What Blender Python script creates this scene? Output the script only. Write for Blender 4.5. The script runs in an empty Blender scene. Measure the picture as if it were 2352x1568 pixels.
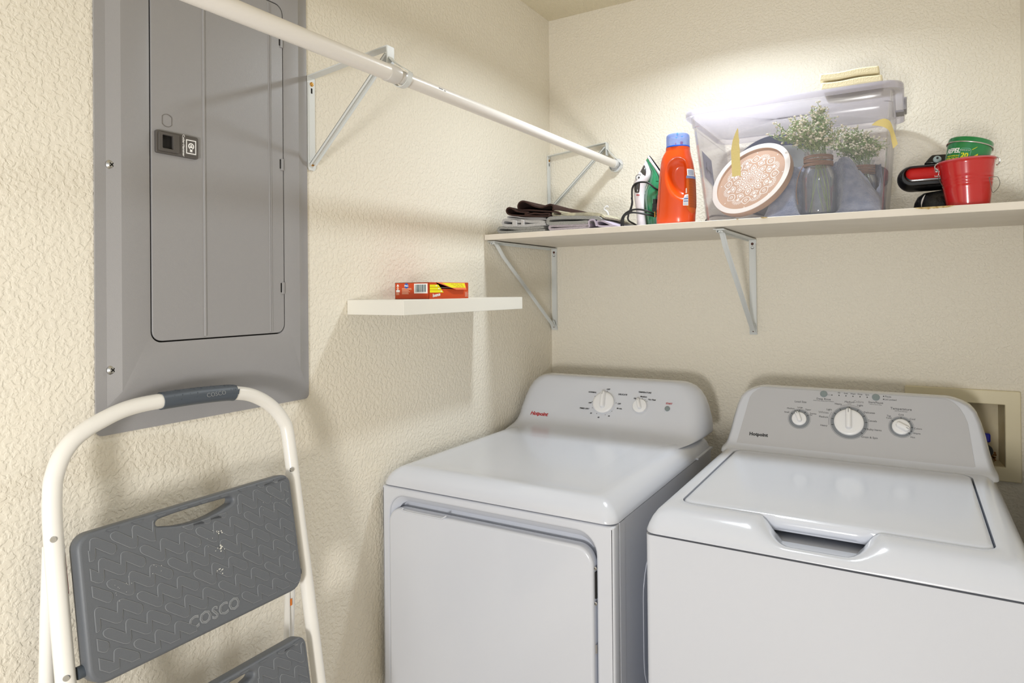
import bpy, math, random
from mathutils import Matrix, Vector, noise
random.seed(7)
PI = math.pi
scene = bpy.context.scene
C = scene.collection

# ------------------------------------------------------------------ camera
cam_d = bpy.data.cameras.new('camera')
cam = bpy.data.objects.new('camera', cam_d); C.objects.link(cam)
f_px, cy_px, yaw, roll, pitch = 1523.27, 659.9, .538383, .0096460, -.0060132
CAMPOS = Vector((1.28066, -2.46524, 1.43995))
r_ = Vector((math.cos(yaw), math.sin(yaw), 0)); fw_ = Vector((-math.sin(yaw), math.cos(yaw), 0)); dn_ = Vector((0, 0, -1))
fw2 = fw_*math.cos(pitch) + dn_*math.sin(pitch); d2 = -fw_*math.sin(pitch) + dn_*math.cos(pitch)
r3 = r_*math.cos(roll) + d2*math.sin(roll); d3 = -r_*math.sin(roll) + d2*math.cos(roll)
rot = Matrix((r3, -d3, -fw2)).transposed()
cam.matrix_world = Matrix.Translation(CAMPOS) @ rot.to_4x4()
cam_d.sensor_width = 36; cam_d.lens = f_px/2352*36
cam_d.shift_y = -(784-cy_px)/2352
cam_d.clip_start = .02
scene.camera = cam
# ------------------------------------------------------------------ world and lights
w = bpy.data.worlds.new('world'); scene.world = w; w.use_nodes = True
w.node_tree.nodes['Background'].inputs[0].default_value = (.91, .955, 1, 1)
w.node_tree.nodes['Background'].inputs[1].default_value = .8
LIGHT_A = dict(loc=(.79, -.54, 2.40), energy=8.4, radius=.065, color=(.87, .94, 1))
LIGHT_B = dict(loc=(1.15, -3.55, 1.02), energy=25, size=(.24, .32), color=(1, .975, .94))  # unseen source beyond the open front, placed from the stool's wall shadows
def add_lights():
    l = bpy.data.lights.new('ceiling_bulb_light', 'AREA'); l.shape = 'DISK'; l.energy = LIGHT_A['energy']; l.size = 2*LIGHT_A['radius']; l.spread = math.radians(160); l.color = LIGHT_A['color']
    o = bpy.data.objects.new('ceiling_bulb_light', l); o.location = LIGHT_A['loc']; C.objects.link(o)
    l = bpy.data.lights.new('low_front_light', 'AREA'); l.shape = 'RECTANGLE'; l.size, l.size_y = LIGHT_B['size']; l.energy = LIGHT_B['energy']; l.color = LIGHT_B['color']
    o = bpy.data.objects.new('low_front_light', l); o.location = LIGHT_B['loc']
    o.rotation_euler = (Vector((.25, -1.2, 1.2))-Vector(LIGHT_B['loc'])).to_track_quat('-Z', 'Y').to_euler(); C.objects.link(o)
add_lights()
scene.view_settings.view_transform = 'Standard'; scene.view_settings.look = 'None'
scene.view_settings.gamma = 1; scene.view_settings.use_curve_mapping = False
scene.view_settings.exposure = .24
scene.cycles.use_denoising = True
scene.cycles.max_bounces = 10; scene.cycles.transparent_max_bounces = 24; scene.cycles.diffuse_bounces = 5
scene.cycles.sample_clamp_indirect = 6

# ------------------------------------------------------------------ materials
def srgb(c):
    return tuple((x/12.92 if x <= .04045 else ((x+.055)/1.055)**2.4) for x in (v/255 for v in c))
def mat(name, col, rough=.5, metal=0, bump=None, coat=0, spec=.5, var=None, sheen=0, alpha=1, trans=0):
    m = bpy.data.materials.new(name); m.use_nodes = True
    nt = m.node_tree; b = nt.nodes['Principled BSDF']
    c = (*srgb(col), 1)
    b.inputs['Base Color'].default_value = c; b.inputs['Roughness'].default_value = rough
    b.inputs['Metallic'].default_value = metal; b.inputs['Coat Weight'].default_value = coat
    b.inputs['Coat Roughness'].default_value = .08
    b.inputs['Specular IOR Level'].default_value = spec; b.inputs['Sheen Weight'].default_value = sheen
    b.inputs['Transmission Weight'].default_value = trans
    tc = nt.nodes.new('ShaderNodeTexCoord')
    if var:
        amt, sc, col2 = var
        n = nt.nodes.new('ShaderNodeTexNoise'); n.inputs['Scale'].default_value = sc; n.inputs['Detail'].default_value = 4
        nt.links.new(tc.outputs['Object'], n.inputs['Vector'])
        r = nt.nodes.new('ShaderNodeMapRange'); r.inputs[1].default_value = .35; r.inputs[2].default_value = .65; r.inputs[4].default_value = amt
        nt.links.new(n.outputs['Fac'], r.inputs[0])
        mx = nt.nodes.new('ShaderNodeMix'); mx.data_type = 'RGBA'
        mx.inputs[6].default_value = c; mx.inputs[7].default_value = (*srgb(col2), 1)
        nt.links.new(r.outputs[0], mx.inputs[0]); nt.links.new(mx.outputs[2], b.inputs['Base Color'])
    if bump:
        sc, dist, det = bump
        n = nt.nodes.new('ShaderNodeTexNoise'); n.inputs['Scale'].default_value = sc; n.inputs['Detail'].default_value = det
        nt.links.new(tc.outputs['Object'], n.inputs['Vector'])
        bp = nt.nodes.new('ShaderNodeBump'); bp.inputs['Distance'].default_value = dist; bp.inputs['Strength'].default_value = 1
        nt.links.new(n.outputs['Fac'], bp.inputs['Height']); nt.links.new(bp.outputs[0], b.inputs['Normal'])
    return m
def wall_mat(name, col, scale=34, dist=.0011, stains=False):
    """knock-down / orange-peel plaster: flattened noise blobs"""
    m = bpy.data.materials.new(name); m.use_nodes = True; nt = m.node_tree; b = nt.nodes['Principled BSDF']
    b.inputs['Base Color'].default_value = (*srgb(col), 1); b.inputs['Roughness'].default_value = .62; b.inputs['Specular IOR Level'].default_value = .35
    tc = nt.nodes.new('ShaderNodeTexCoord')
    n1 = nt.nodes.new('ShaderNodeTexNoise'); n1.inputs['Scale'].default_value = scale*2.9; n1.inputs['Detail'].default_value = 2.5; n1.inputs['Distortion'].default_value = .35
    n2 = nt.nodes.new('ShaderNodeTexNoise'); n2.inputs['Scale'].default_value = scale*6; n2.inputs['Detail'].default_value = 2
    r = nt.nodes.new('ShaderNodeMapRange'); r.interpolation_type = 'SMOOTHSTEP'; r.inputs[1].default_value = .38; r.inputs[2].default_value = .62
    mul = nt.nodes.new('ShaderNodeMath'); mul.operation = 'MULTIPLY_ADD'; mul.inputs[1].default_value = .3
    for n in (n1, n2): nt.links.new(tc.outputs['Object'], n.inputs['Vector'])
    nt.links.new(n1.outputs['Fac'], r.inputs[0]); nt.links.new(n2.outputs['Fac'], mul.inputs[0]); nt.links.new(r.outputs[0], mul.inputs[2])
    bp = nt.nodes.new('ShaderNodeBump'); bp.inputs['Distance'].default_value = dist; bp.inputs['Strength'].default_value = .8
    nt.links.new(mul.outputs[0], bp.inputs['Height']); nt.links.new(bp.outputs[0], b.inputs['Normal'])
    return m
def clear_mat(name, tint, haze, rough=.15, gloss=.06, hazecol=(225, 225, 235)):
    """clear moulded plastic / glass sheet: see-through with a little haze and surface shine"""
    m = bpy.data.materials.new(name); m.use_nodes = True; nt = m.node_tree; nt.nodes.clear()
    out = nt.nodes.new('ShaderNodeOutputMaterial'); tr = nt.nodes.new('ShaderNodeBsdfTransparent'); tr.inputs[0].default_value = (*tint, 1)
    df = nt.nodes.new('ShaderNodeBsdfDiffuse'); df.inputs[0].default_value = (*srgb(hazecol), 1)
    tl = nt.nodes.new('ShaderNodeBsdfTranslucent'); tl.inputs[0].default_value = (*srgb(hazecol), 1)
    h = nt.nodes.new('ShaderNodeMixShader'); h.inputs[0].default_value = .5
    nt.links.new(df.outputs[0], h.inputs[1]); nt.links.new(tl.outputs[0], h.inputs[2])
    m1 = nt.nodes.new('ShaderNodeMixShader'); m1.inputs[0].default_value = haze
    nt.links.new(tr.outputs[0], m1.inputs[1]); nt.links.new(h.outputs[0], m1.inputs[2])
    gl = nt.nodes.new('ShaderNodeBsdfGlossy'); gl.inputs['Roughness'].default_value = rough
    fr = nt.nodes.new('ShaderNodeLayerWeight'); fr.inputs[0].default_value = .25
    ml = nt.nodes.new('ShaderNodeMath'); ml.operation = 'MULTIPLY_ADD'; ml.inputs[1].default_value = .5; ml.inputs[2].default_value = gloss
    nt.links.new(fr.outputs['Fresnel'], ml.inputs[0])
    m2 = nt.nodes.new('ShaderNodeMixShader'); nt.links.new(ml.outputs[0], m2.inputs[0])
    nt.links.new(m1.outputs[0], m2.inputs[1]); nt.links.new(gl.outputs[0], m2.inputs[2]); nt.links.new(m2.outputs[0], out.inputs[0])
    return m
M = dict(
    wall=wall_mat('cream_plaster', (232, 226, 212)),
    wallb=wall_mat('cream_plaster_back', (232, 226, 212), 40, .0012),
    ceil=wall_mat('ceiling_plaster', (226, 217, 192), 60, .002),
    floor=mat('floor_vinyl', (172, 158, 136), .5, var=(.6, 5, (150, 136, 115))),
    panel=mat('grey_panel_paint', (151, 150, 152), .33, bump=(900, .0002, 2), spec=.5),
    darkgap=mat('dark_gap', (18, 16, 15), .7),
    screw=mat('zinc_screw', (190, 190, 190), .3, 1),
    brass=mat('brass_screw', (190, 140, 70), .35, 1),
    browncap=mat('brown_screw', (80, 40, 25), .5),
    bracket=mat('bracket_white_paint', (216, 219, 218), .38, bump=(300, .0002, 2)),
    rod=mat('rod_white_paint', (228, 224, 219), .33, bump=(150, .0003, 2)),
    shelf=mat('shelf_paint', (226, 219, 208), .5, bump=(60, .0006, 4), var=(.35, 9, (212, 204, 190))),
    chip=mat('raw_particle_board', (170, 140, 85), .9, bump=(400, .003, 3), var=(1, 120, (220, 200, 150))),
    fshelf=mat('floating_shelf_white', (232, 230, 222), .35),
    enamel=mat('white_enamel', (207, 211, 221), .16, coat=.4, bump=(1400, .00006, 1)),
    plasticw=mat('white_plastic', (212, 212, 213), .25, coat=.15),
    knob=mat('knob_white', (234, 235, 238), .3),
    greypanel=mat('console_grey', (187, 188, 193), .42),
    greyring=mat('dial_grey', (128, 133, 140), .4),
    ink=mat('ink_dark', (52, 54, 58), .5),
    inkgrey=mat('ink_grey', (84, 86, 90), .5),
    inkpale=mat('ink_pale', (130, 131, 133), .5),
    black=mat('ink_black', (16, 16, 18), .4),
    inkred=mat('ink_red', (178, 26, 30), .4),
    button=mat('button_grey', (128, 140, 142), .45),
    ivory=mat('ivory_plastic', (222, 212, 180), .4),
    ivoryin=mat('ivory_inner', (200, 190, 160), .5, var=(.8, 8, (176, 150, 105))),
    blue=mat('valve_blue', (12, 20, 170), .35),
    hose=mat('black_rubber', (24, 25, 26), .5),
    chrome=mat('chrome', (190, 192, 190), .15, 1),
    ladder=mat('ladder_white', (232, 230, 225), .28, coat=.2),
    tread=mat('tread_grey', (98, 102, 108), .5, bump=(700, .0002, 2)),
    pad=mat('tread_pad_grey', (99, 103, 109), .55, bump=(1200, .0003, 2)),
    padedge=mat('tread_pad_edge', (142, 145, 149), .4),
    paint=mat('paint_fleck', (232, 230, 222), .6),
    grip=mat('grip_grey', (74, 82, 92), .45),
    orange=mat('orange_card', (206, 72, 14), .42, var=(.35, 6, (190, 58, 8))),
    orangel=mat('orange_light', (240, 120, 72), .45),
    yellow=mat('yellow_ink', (238, 232, 12), .45),
    white=mat('white_ink', (240, 240, 240), .5),
    bluelogo=mat('blue_ink', (10, 90, 190), .4),
    bottle=mat('orange_bottle', (222, 76, 16), .22, coat=.2, spec=.5),
    bottlestrip=mat('bottle_window', (186, 110, 100), .3),
    labelo=mat('label_orange', (205, 92, 12), .4),
    ironw=mat('iron_white', (232, 226, 232), .25, coat=.3),
    irong=mat('iron_green', (38, 106, 66), .08, coat=1, var=(.5, 30, (30, 150, 110))),
    ironl=mat('iron_green_light', (130, 165, 135), .15, coat=.6),
    irond=mat('iron_dark', (62, 60, 58), .12, coat=.5),
    brown=mat('brown_terry', (44, 24, 19), .95, bump=(900, .003, 3), sheen=.0, var=(.6, 500, (88, 54, 44))),
    tgrey=mat('grey_terry', (138, 138, 134), .95, bump=(700, .004, 3), sheen=.4, var=(1, 420, (176, 176, 172))),
    tlight=mat('pale_terry', (178, 178, 180), .95, bump=(600, .003, 3), sheen=.3, var=(.8, 380, (205, 204, 204))),
    tband=mat('smooth_band', (184, 183, 184), .8),
    tlav=mat('lavender_terry', (170, 160, 170), .95, bump=(600, .003, 3), var=(.8, 400, (196, 188, 196))),
    tlavs=mat('lavender_smooth', (178, 168, 184), .8),
    tcream=mat('cream_terry', (176, 170, 150), .95, bump=(600, .004, 3), var=(1, 60, (215, 208, 180))),
    cream=mat('cream_pad', (232, 222, 188), .9, bump=(300, .001, 3)),
    padfold=mat('cream_fold', (228, 206, 140), .9),
    tape=mat('masking_tape', (222, 204, 138), .7, bump=(200, .0005, 3)),
    wood=mat('light_wood', (200, 166, 136), .55, var=(.8, 7, (188, 150, 116))),
    woodedge=mat('wood_edge', (176, 132, 84), .6, var=(.8, 12, (150, 108, 66))),
    mwhite=mat('carving_white', (238, 232, 220), .6),
    navy=mat('navy_plate', (36, 48, 74), .3),
    plategrey=mat('grey_plate', (134, 138, 134), .35),
    blanket=mat('slate_fleece', (110, 120, 142), .95, bump=(260, .003, 4), sheen=.6, var=(.8, 40, (150, 156, 172))),
    twine=mat('jute_twine', (142, 112, 90), .9, bump=(500, .002, 2)),
    stem=mat('flower_stem', (126, 156, 92), .6, var=(.8, 30, (160, 174, 116))),
    blossom=mat('cream_blossom', (240, 234, 212), .7, var=(.8, 60, (214, 204, 172))),
    red=mat('red_bucket', (190, 16, 16), .18, coat=.6),
    redin=mat('pink_inner', (196, 96, 102), .3, coat=.4),
    redgr=mat('speaker_red', (214, 22, 18), .55, bump=(1500, .0005, 1)),
    casebl=mat('case_black', (9, 9, 10), .28, coat=.2),
    leather=mat('black_leather', (14, 14, 14), .35, bump=(120, .002, 3)),
    green=mat('tin_green', (0, 126, 62), .22, coat=.5),
    greend=mat('tin_dark_green', (20, 62, 34), .3),
    tinrim=mat('tin_rim', (190, 185, 180), .25, .9),
    wire=mat('wire_metal', (120, 120, 118), .3, 1),
    sticker=mat('grey_sticker', (118, 122, 136), .5),
    dot=mat('detail_teal', (40, 130, 190), .4),
    pinkcap=mat('cap_red', (204, 30, 60), .35),
)
M['bin'] = clear_mat('clear_bin_plastic', (.985, .98, .985), .065, .15, .01, (228, 225, 234))
M['lid'] = clear_mat('cloudy_lid_plastic', (.97, .965, .98), .34, .2, .02, (228, 225, 236))
M['glass'] = clear_mat('jar_glass', (.97, .985, .975), .05, .04, .05)
M['capblue'] = clear_mat('blue_cap_plastic', (.80, .87, .99), .42, .12, .05, (150, 180, 240))

# ------------------------------------------------------------------ mesh helpers
ORG = {}
class MB:
    def __init__(s): s.v = []; s.f = []; s.m = []
    def add(s, vs, fs, m=0, T=None):
        b = len(s.v)
        for p in vs:
            p = Vector(p); s.v.append(T @ p if T is not None else p)
        for i, f in enumerate(fs):
            s.f.append(tuple(b+k for k in f)); s.m.append(m[i] if isinstance(m, list) else m)
        return s
    def box(s, a, b, m=0, T=None):
        x0, y0, z0 = a; x1, y1, z1 = b
        return s.add([(x0,y0,z0),(x1,y0,z0),(x1,y1,z0),(x0,y1,z0),(x0,y0,z1),(x1,y0,z1),(x1,y1,z1),(x0,y1,z1)],
                     [(0,3,2,1),(4,5,6,7),(0,1,5,4),(1,2,6,5),(2,3,7,6),(3,0,4,7)], m, T)
    def loft(s, rings, m=0, cap0=True, cap1=True, closed=True, T=None):
        n = len(rings[0]); vs = [p for r in rings for p in r]; fs = []
        for i in range(len(rings)-1):
            for j in range(n if closed else n-1):
                k = (j+1) % n
                fs.append((i*n+j, i*n+k, (i+1)*n+k, (i+1)*n+j))
        if closed and cap0: fs.append(tuple(range(n-1, -1, -1)))
        if closed and cap1: fs.append(tuple(range((len(rings)-1)*n, len(rings)*n)))
        return s.add(vs, fs, m, T)
    def tube(s, path, r, n=12, m=0, T=None, caps=True, flat=None):
        path = [Vector(p) for p in path]; rings = []; up = None
        for i, p in enumerate(path):
            t = (path[min(i+1, len(path)-1)]-path[max(i-1, 0)]).normalized()
            if up is None:
                up = Vector((0, 0, 1)) if abs(t.z) < .9 else Vector((0, 1, 0))
            a = t.cross(up).normalized(); bb = a.cross(t).normalized(); up = bb
            rr = r[i] if isinstance(r, (list, tuple)) else r
            rings.append([p + a*math.cos(2*PI*k/n)*rr + bb*math.sin(2*PI*k/n)*rr*(flat or 1) for k in range(n)])
        return s.loft(rings, m, caps, caps, T=T)
    def cyl(s, c, axis, r, h, n=24, m=0, r2=None):
        ax = Vector(axis).normalized(); c = Vector(c)
        a = ax.orthogonal().normalized(); b = ax.cross(a)
        r2 = r if r2 is None else r2
        ring = lambda o, q: [c+ax*o+a*math.cos(2*PI*k/n)*q+b*math.sin(2*PI*k/n)*q for k in range(n)]
        return s.loft([ring(0, r), ring(h, r2)], m)
    def lathe(s, prof, n=32, m=0, T=None, caps=True):
        return s.loft([[(r*math.cos(2*PI*k/n), r*math.sin(2*PI*k/n), z) for k in range(n)] for r, z in prof], m, caps, caps, T=T)
    def strip(s, pts_a, pts_b, m=0, T=None):
        n = len(pts_a)
        return s.add(list(pts_a)+list(pts_b), [(i, i+1, n+i+1, n+i) for i in range(n-1)], m, T)
    def build(s, name, mats, parent=None, sharp=35, bevel=0, origin=None, subsurf=0, seg=2):
        me = bpy.data.meshes.new(name)
        if parent is not None: o0 = ORG[parent.name]
        elif origin is not None: o0 = Vector(origin)
        else:
            xs = [p.x for p in s.v]; ys = [p.y for p in s.v]; zs = [p.z for p in s.v]
            o0 = Vector(((min(xs)+max(xs))/2, (min(ys)+max(ys))/2, min(zs)))
        me.from_pydata([tuple(p-o0) for p in s.v], [], s.f)
        mats = mats if isinstance(mats, (list, tuple)) else [mats]
        for q in mats: me.materials.append(q)
        for i, p in enumerate(me.polygons): p.material_index = s.m[i]; p.use_smooth = True
        import bmesh
        bm = bmesh.new(); bm.from_mesh(me); bmesh.ops.recalc_face_normals(bm, faces=bm.faces); bm.to_mesh(me); bm.free()
        if sharp: me.set_sharp_from_angle(angle=math.radians(sharp))
        o = bpy.data.objects.new(name, me); C.objects.link(o)
        if parent is not None: o.parent = parent; ORG[o.name] = o0
        else: o.location = o0; ORG[o.name] = o0
        if bevel:
            md = o.modifiers.new('bevel', 'BEVEL'); md.width = bevel; md.segments = seg; md.limit_method = 'ANGLE'; md.angle_limit = math.radians(40); md.harden_normals = False
        if subsurf:
            md = o.modifiers.new('subd', 'SUBSURF'); md.levels = md.render_levels = subsurf
        return o
def thing(name, label, cat, loc, group=None):
    o = bpy.data.objects.new(name, None); C.objects.link(o); o.location = loc; o.empty_display_size = .05
    ORG[o.name] = Vector(loc); tag(o, label, cat, group); return o
def tag(o, label, cat, group=None):
    o['label'] = label; o['category'] = cat
    if group: o['group'] = group
    return o
def struct(o): o['kind'] = 'structure'; return o
def from_curve(cu):
    o = bpy.data.objects.new('tmp', cu); C.objects.link(o)
    dg = bpy.context.evaluated_depsgraph_get(); me = bpy.data.meshes.new_from_object(o.evaluated_get(dg))
    vs = [v.co.copy() for v in me.vertices]; fs = [tuple(p.vertices) for p in me.polygons]
    bpy.data.objects.remove(o); bpy.data.meshes.remove(me); bpy.data.curves.remove(cu)
    return vs, fs
def text_geo(txt, size, align='CENTER', shear=0, offset=0, ext=.0003, space=1, res=2):
    cu = bpy.data.curves.new('t', 'FONT'); cu.body = txt; cu.size = size; cu.align_x = align; cu.align_y = 'CENTER'
    cu.shear = shear; cu.offset = offset; cu.extrude = ext; cu.space_character = space; cu.resolution_u = res
    return from_curve(cu)
def text(mb, txt, size, T, m=0, **k):
    vs, fs = text_geo(txt, size, **k); mb.add(vs, fs, m, T)
def plate(mb, loops, T, ext=.01, bev=0, m=0, bres=2, off=0):
    """flat plate (local xy) with holes, thickness 2*ext about z=0"""
    cu = bpy.data.curves.new('p', 'CURVE'); cu.dimensions = '2D'; cu.fill_mode = 'BOTH'; cu.extrude = max(ext-bev, 0)
    cu.bevel_depth = bev; cu.bevel_resolution = bres; cu.offset = -bev+off
    for lp in loops:
        sp = cu.splines.new('POLY'); sp.points.add(len(lp)-1)
        for i, p in enumerate(lp): sp.points[i].co = (p[0], p[1], 0, 1)
        sp.use_cyclic_u = True
    vs, fs = from_curve(cu); mb.add(vs, fs, m, T)
def frame(o, ex, ey, ez=None):
    ex = Vector(ex).normalized(); ey = Vector(ey).normalized(); ez = Vector(ez).normalized() if ez else ex.cross(ey).normalized()
    m = Matrix((ex, ey, ez)).transposed().to_4x4(); m.translation = Vector(o); return m
def rrect(x0, y0, x1, y1, r, n=6):
    if not isinstance(r, (list, tuple)): r = [r]*4
    out = []
    for (cx, cy, a0, q) in ((x1-r[0], y1-r[0], 0, r[0]), (x0+r[1], y1-r[1], 90, r[1]), (x0+r[2], y0+r[2], 180, r[2]), (x1-r[3], y0+r[3], 270, r[3])):
        for i in range(n+1):
            a = math.radians(a0+90*i/n); out.append((cx+q*math.cos(a), cy+q*math.sin(a)))
    return out
def circ(cx, cy, r, n=24, ry=None): return [(cx+r*math.cos(2*PI*i/n), cy+(ry or r)*math.sin(2*PI*i/n)) for i in range(n)]
def lerp(a, b, t): return a+(b-a)*t
def interp(tab, x):
    if x <= tab[0][0]: return tab[0][1:]
    for (a, b) in zip(tab, tab[1:]):
        if x <= b[0]:
            t = (x-a[0])/(b[0]-a[0]); return tuple(lerp(p, q, t) for p, q in zip(a[1:], b[1:]))
    return tab[-1][1:]
def smooth(pts, n=8):
    """Catmull-Rom through the points"""
    P = [Vector(p) for p in pts]; P = [P[0]*2-P[1]]+P+[P[-1]*2-P[-2]]; out = []
    for i in range(1, len(P)-2):
        for k in range(n):
            t = k/n; a, b, c, d = P[i-1:i+3]
            out.append(.5*((2*b)+(c-a)*t+(2*a-5*b+4*c-d)*t*t+(3*b-a-3*c+d)*t**3))
    out.append(P[-2]); return out
def sstep(t): t = max(0, min(1, t)); return t*t*(3-2*t)

# ------------------------------------------------------------------ the room
RX, RY, H = 1.576, -3.1, 2.57
mb = MB(); mb.box((-.1, RY, 0), (0, .1, H)); struct(mb.build('wall_left', M['wall'], origin=(0, 0, 0)))
mb = MB(); x0, x1, z0, z1 = 1.296, 1.528, .894, 1.09          # hole for the recessed washer box
for a, b in (((0, 0, 0), (x0, .1, H)), ((x1, 0, 0), (RX+.1, .1, H)), ((x0, 0, 0), (x1, .1, z0)), ((x0, 0, z1), (x1, .1, H))): mb.box(a, b)
struct(mb.build('wall_back', M['wallb'], origin=(0, 0, 0)))
mb = MB(); mb.box((RX, RY, 0), (RX+.1, 0, H)); struct(mb.build('wall_right', M['wall'], origin=(0, 0, 0)))
mb = MB(); mb.box((-.1, RY, H), (RX+.1, .1, H+.1)); struct(mb.build('ceiling', M['ceil'], origin=(0, 0, 0)))
mb = MB(); mb.box((-.6, RY-2.0, -.1), (RX+.6, .1, 0)); struct(mb.build('floor', M['floor'], origin=(0, 0, 0)))

# ceiling lamp (above the frame; it lights the room)
t = thing('ceiling_light', 'round white ceiling fixture centred above the shelf edge', 'ceiling light', (.79, -.54, H))
mb = MB(); mb.lathe([(.001, .0), (.13, 0), (.13, -.02), (.115, -.035), (.02, -.04), (.02, -.075), (.001, -.075)], 40, T=Matrix.Translation((.79, -.54, H))); mb.build('fixture_base', M['plasticw'], t)

# ------------------------------------------------------------------ electrical panel
t = thing('electrical_panel', 'grey metal breaker panel cover with a hinged door on the left wall', 'electrical panel', (0, -1.564, 1.18))
PY0, PY1, PZ0, PZ1 = -1.815, -1.314, 1.181, 2.30
mb = MB(); rings = []
dl = (-1.716, -1.397, 1.349, 2.118)
N = 7
def ringyz(y0, y1, z0, z1, r, x): return [(x, p[0], p[1]) for p in rrect(y0, z0, y1, z1, r, N)]
rings.append(ringyz(PY0, PY1, PZ0, PZ1, .012, .001)); rings.append(ringyz(PY0, PY1, PZ0, PZ1, .012, .005))
i = .019; rings.append(ringyz(PY0+i, PY1-i*.8, PZ0+.045, PZ1-.05, .008, .0065))
i = .041; rings.append(ringyz(PY0+i, PY1-i*.9, PZ0+.075, PZ1-.08, .006, .0175))
rings.append(ringyz(dl[0]-.010, dl[1]+.012, dl[2]-.012, dl[3]+.012, .03, .0165))
rings.append(ringyz(dl[0]-.002, dl[1]+.003, dl[2]-.003, dl[3]+.003, .022, .0145))
rings.append(ringyz(dl[0]-.002, dl[1]+.003, dl[2]-.003, dl[3]+.003, .022, .008))
mb.loft(rings, 0, cap0=False, cap1=False)
mb.add(rings[-1], [tuple(range(len(rings[-1])))], 1)
mb.build('cover', [M['panel'], M['darkgap']], t, sharp=20)
TX = lambda x: frame((x, 0, 0), (0, 1, 0), (0, 0, 1))       # local xy -> world yz, local z -> +x
mb = MB(); plate(mb, [rrect(dl[0]+.001, dl[2], dl[1], dl[3], .02)], TX(.0135), .0025, .001)
# shallow creases pressed in the door
for yy, ww in ((-1.602, .003), (-1.4365, .002), (-1.4325, .002)):
    mb.tube([(.0158, yy, dl[2]+.004), (.0158, yy, dl[3]-.004)], ww, 8, flat=None)
door = mb.build('door', M['panel'], t)
mb = MB(); ko = [(-1.683+.013*max(-.8, min(.8, math.cos(a))), 1.787+.013*math.sin(a)) for a in [2*PI*k/40 for k in range(40)]]
ki = [(-1.683+(p[0]+1.683)*.90, 1.787+(p[1]-1.787)*.90) for p in ko]
plate(mb, [ko, ki], TX(.0162), .0005); mb.build('knockout', mat('knockout_edge', (112, 108, 106), .4), door)
for zz in (2.034, 1.744, 1.453):
    mb = MB(); mb.box((.010, -1.404, zz-.014), (.0185, -1.397, zz+.014)); mb.box((.012, -1.407, zz-.010), (.0172, -1.403, zz+.012), 1); mb.build('hinge', [M['panel'], M['darkgap']], t, bevel=.001)
def screw_part(p, ax, r, parent, m=M['screw'], name='screw', slot=True):
    mb = MB(); ax = Vector(ax).normalized(); p = Vector(p)
    mb.cyl(p, ax, r, r*.25, 20); mb.cyl(p+ax*r*.25, ax, r*.95, r*.3, 20, 0, r*.55)
    if slot:
        T = frame(p+ax*(r*.55), ax.orthogonal(), ax.cross(ax.orthogonal()), ax)
        mb.box((-r*.5, -r*.1, 0), (r*.5, r*.1, r*.03), 1, T); mb.box((-r*.1, -r*.5, 0), (r*.1, r*.5, r*.03), 1, T)
    return mb.build(name, [m, M['darkgap']], parent)
for (y, z) in ((-1.788, 1.683), (-1.342, 1.687), (-1.788, 1.301), (-1.341, 1.301)): screw_part((.0065, y, z), (1, 0, 0), .0095 if y < -1.5 else .0075, t)
# latch
LY0, LY1, LZ0, LZ1 = -1.709, -1.619, 1.719, 1.764
mb = MB()
plate(mb, [rrect(LY0, LZ0, LY1, LZ1, .004), rrect(-1.699, 1.728, -1.673, 1.757, .002)], TX(.0185), .0035, .0012)
plate(mb, [rrect(-1.705, LZ0+.004, -1.662, LZ1-.003, .003), rrect(-1.697, 1.7295, -1.675, 1.7555, .0015)], TX(.0215), .0035, .001)
plate(mb, [rrect(-1.657, LZ0+.004, -1.622, LZ1-.003, .002)], TX(.0215), .0015, .0006)
latch = mb.build('latch', mat('latch_plastic', (84, 80, 77), .4), door)
mb = MB(); mb.box((.0163, -1.70, 1.727), (.0166, -1.672, 1.758)); mb.build('latch_recess', M['darkgap'], latch)
mb = MB()
text(mb, 'Cutler-Hammer', .0068, frame((.0232, -1.6525, 1.742), (0, 0, -1), (0, 1, 0)), ext=.0001, offset=.0001)
plate(mb, [rrect(-1.647, 1.727, -1.625, 1.756, .0005), rrect(-1.6452, 1.729, -1.6268, 1.754, .0005)], TX(.0232), .0002)
plate(mb, [circ(-1.636, 1.7432, .0065), circ(-1.636, 1.7432, .0042)], TX(.0232), .0002)
mb.box((.023, -1.6385, 1.7315), (.0234, -1.6335, 1.7435)); mb.box((.023, -1.6376, 1.743), (.0234, -1.6344, 1.746))
mb.build('latch_emblem', M['white'], latch)

# ------------------------------------------------------------------ closet rod and its brackets
t = thing('closet_rod', 'long white telescoping closet rod running along the left wall into the back wall', 'closet rod', (.298, -1.3, 1.93))
def rodp(y): return (.298, y, 1.933+.006*(y+.4)/1.0)
mb = MB(); mb.tube([rodp(-2.35), rodp(-1.335)], .0180, 28); mb.build('outer_tube', M['rod'], t)
mb = MB(); mb.tube([rodp(-1.336), rodp(-.02)], .0155, 28); mb.box((.3095, -1.18, 1.932), (.3137, -1.165, 1.934), 1); mb.box((.3095, -1.16, 1.931), (.3137, -1.153, 1.9325), 1); mb.build('inner_tube', [M['rod'], M['inkpale']], t)
mb = MB(); mb.tube([rodp(-1.352), rodp(-1.350), rodp(-1.318), rodp(-1.316)], [.0188, .0200, .0193, .0168], 28); mb.build('collar', mat('collar_white', (205, 202, 198), .35), t)
mb = MB(); mb.tube([rodp(-.045), rodp(-.043), rodp(-.014), rodp(-.012), rodp(-.001)], [.0160, .0175, .0180, .024, .026], 28); mb.build('end_socket', M['plasticw'], t)

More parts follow.
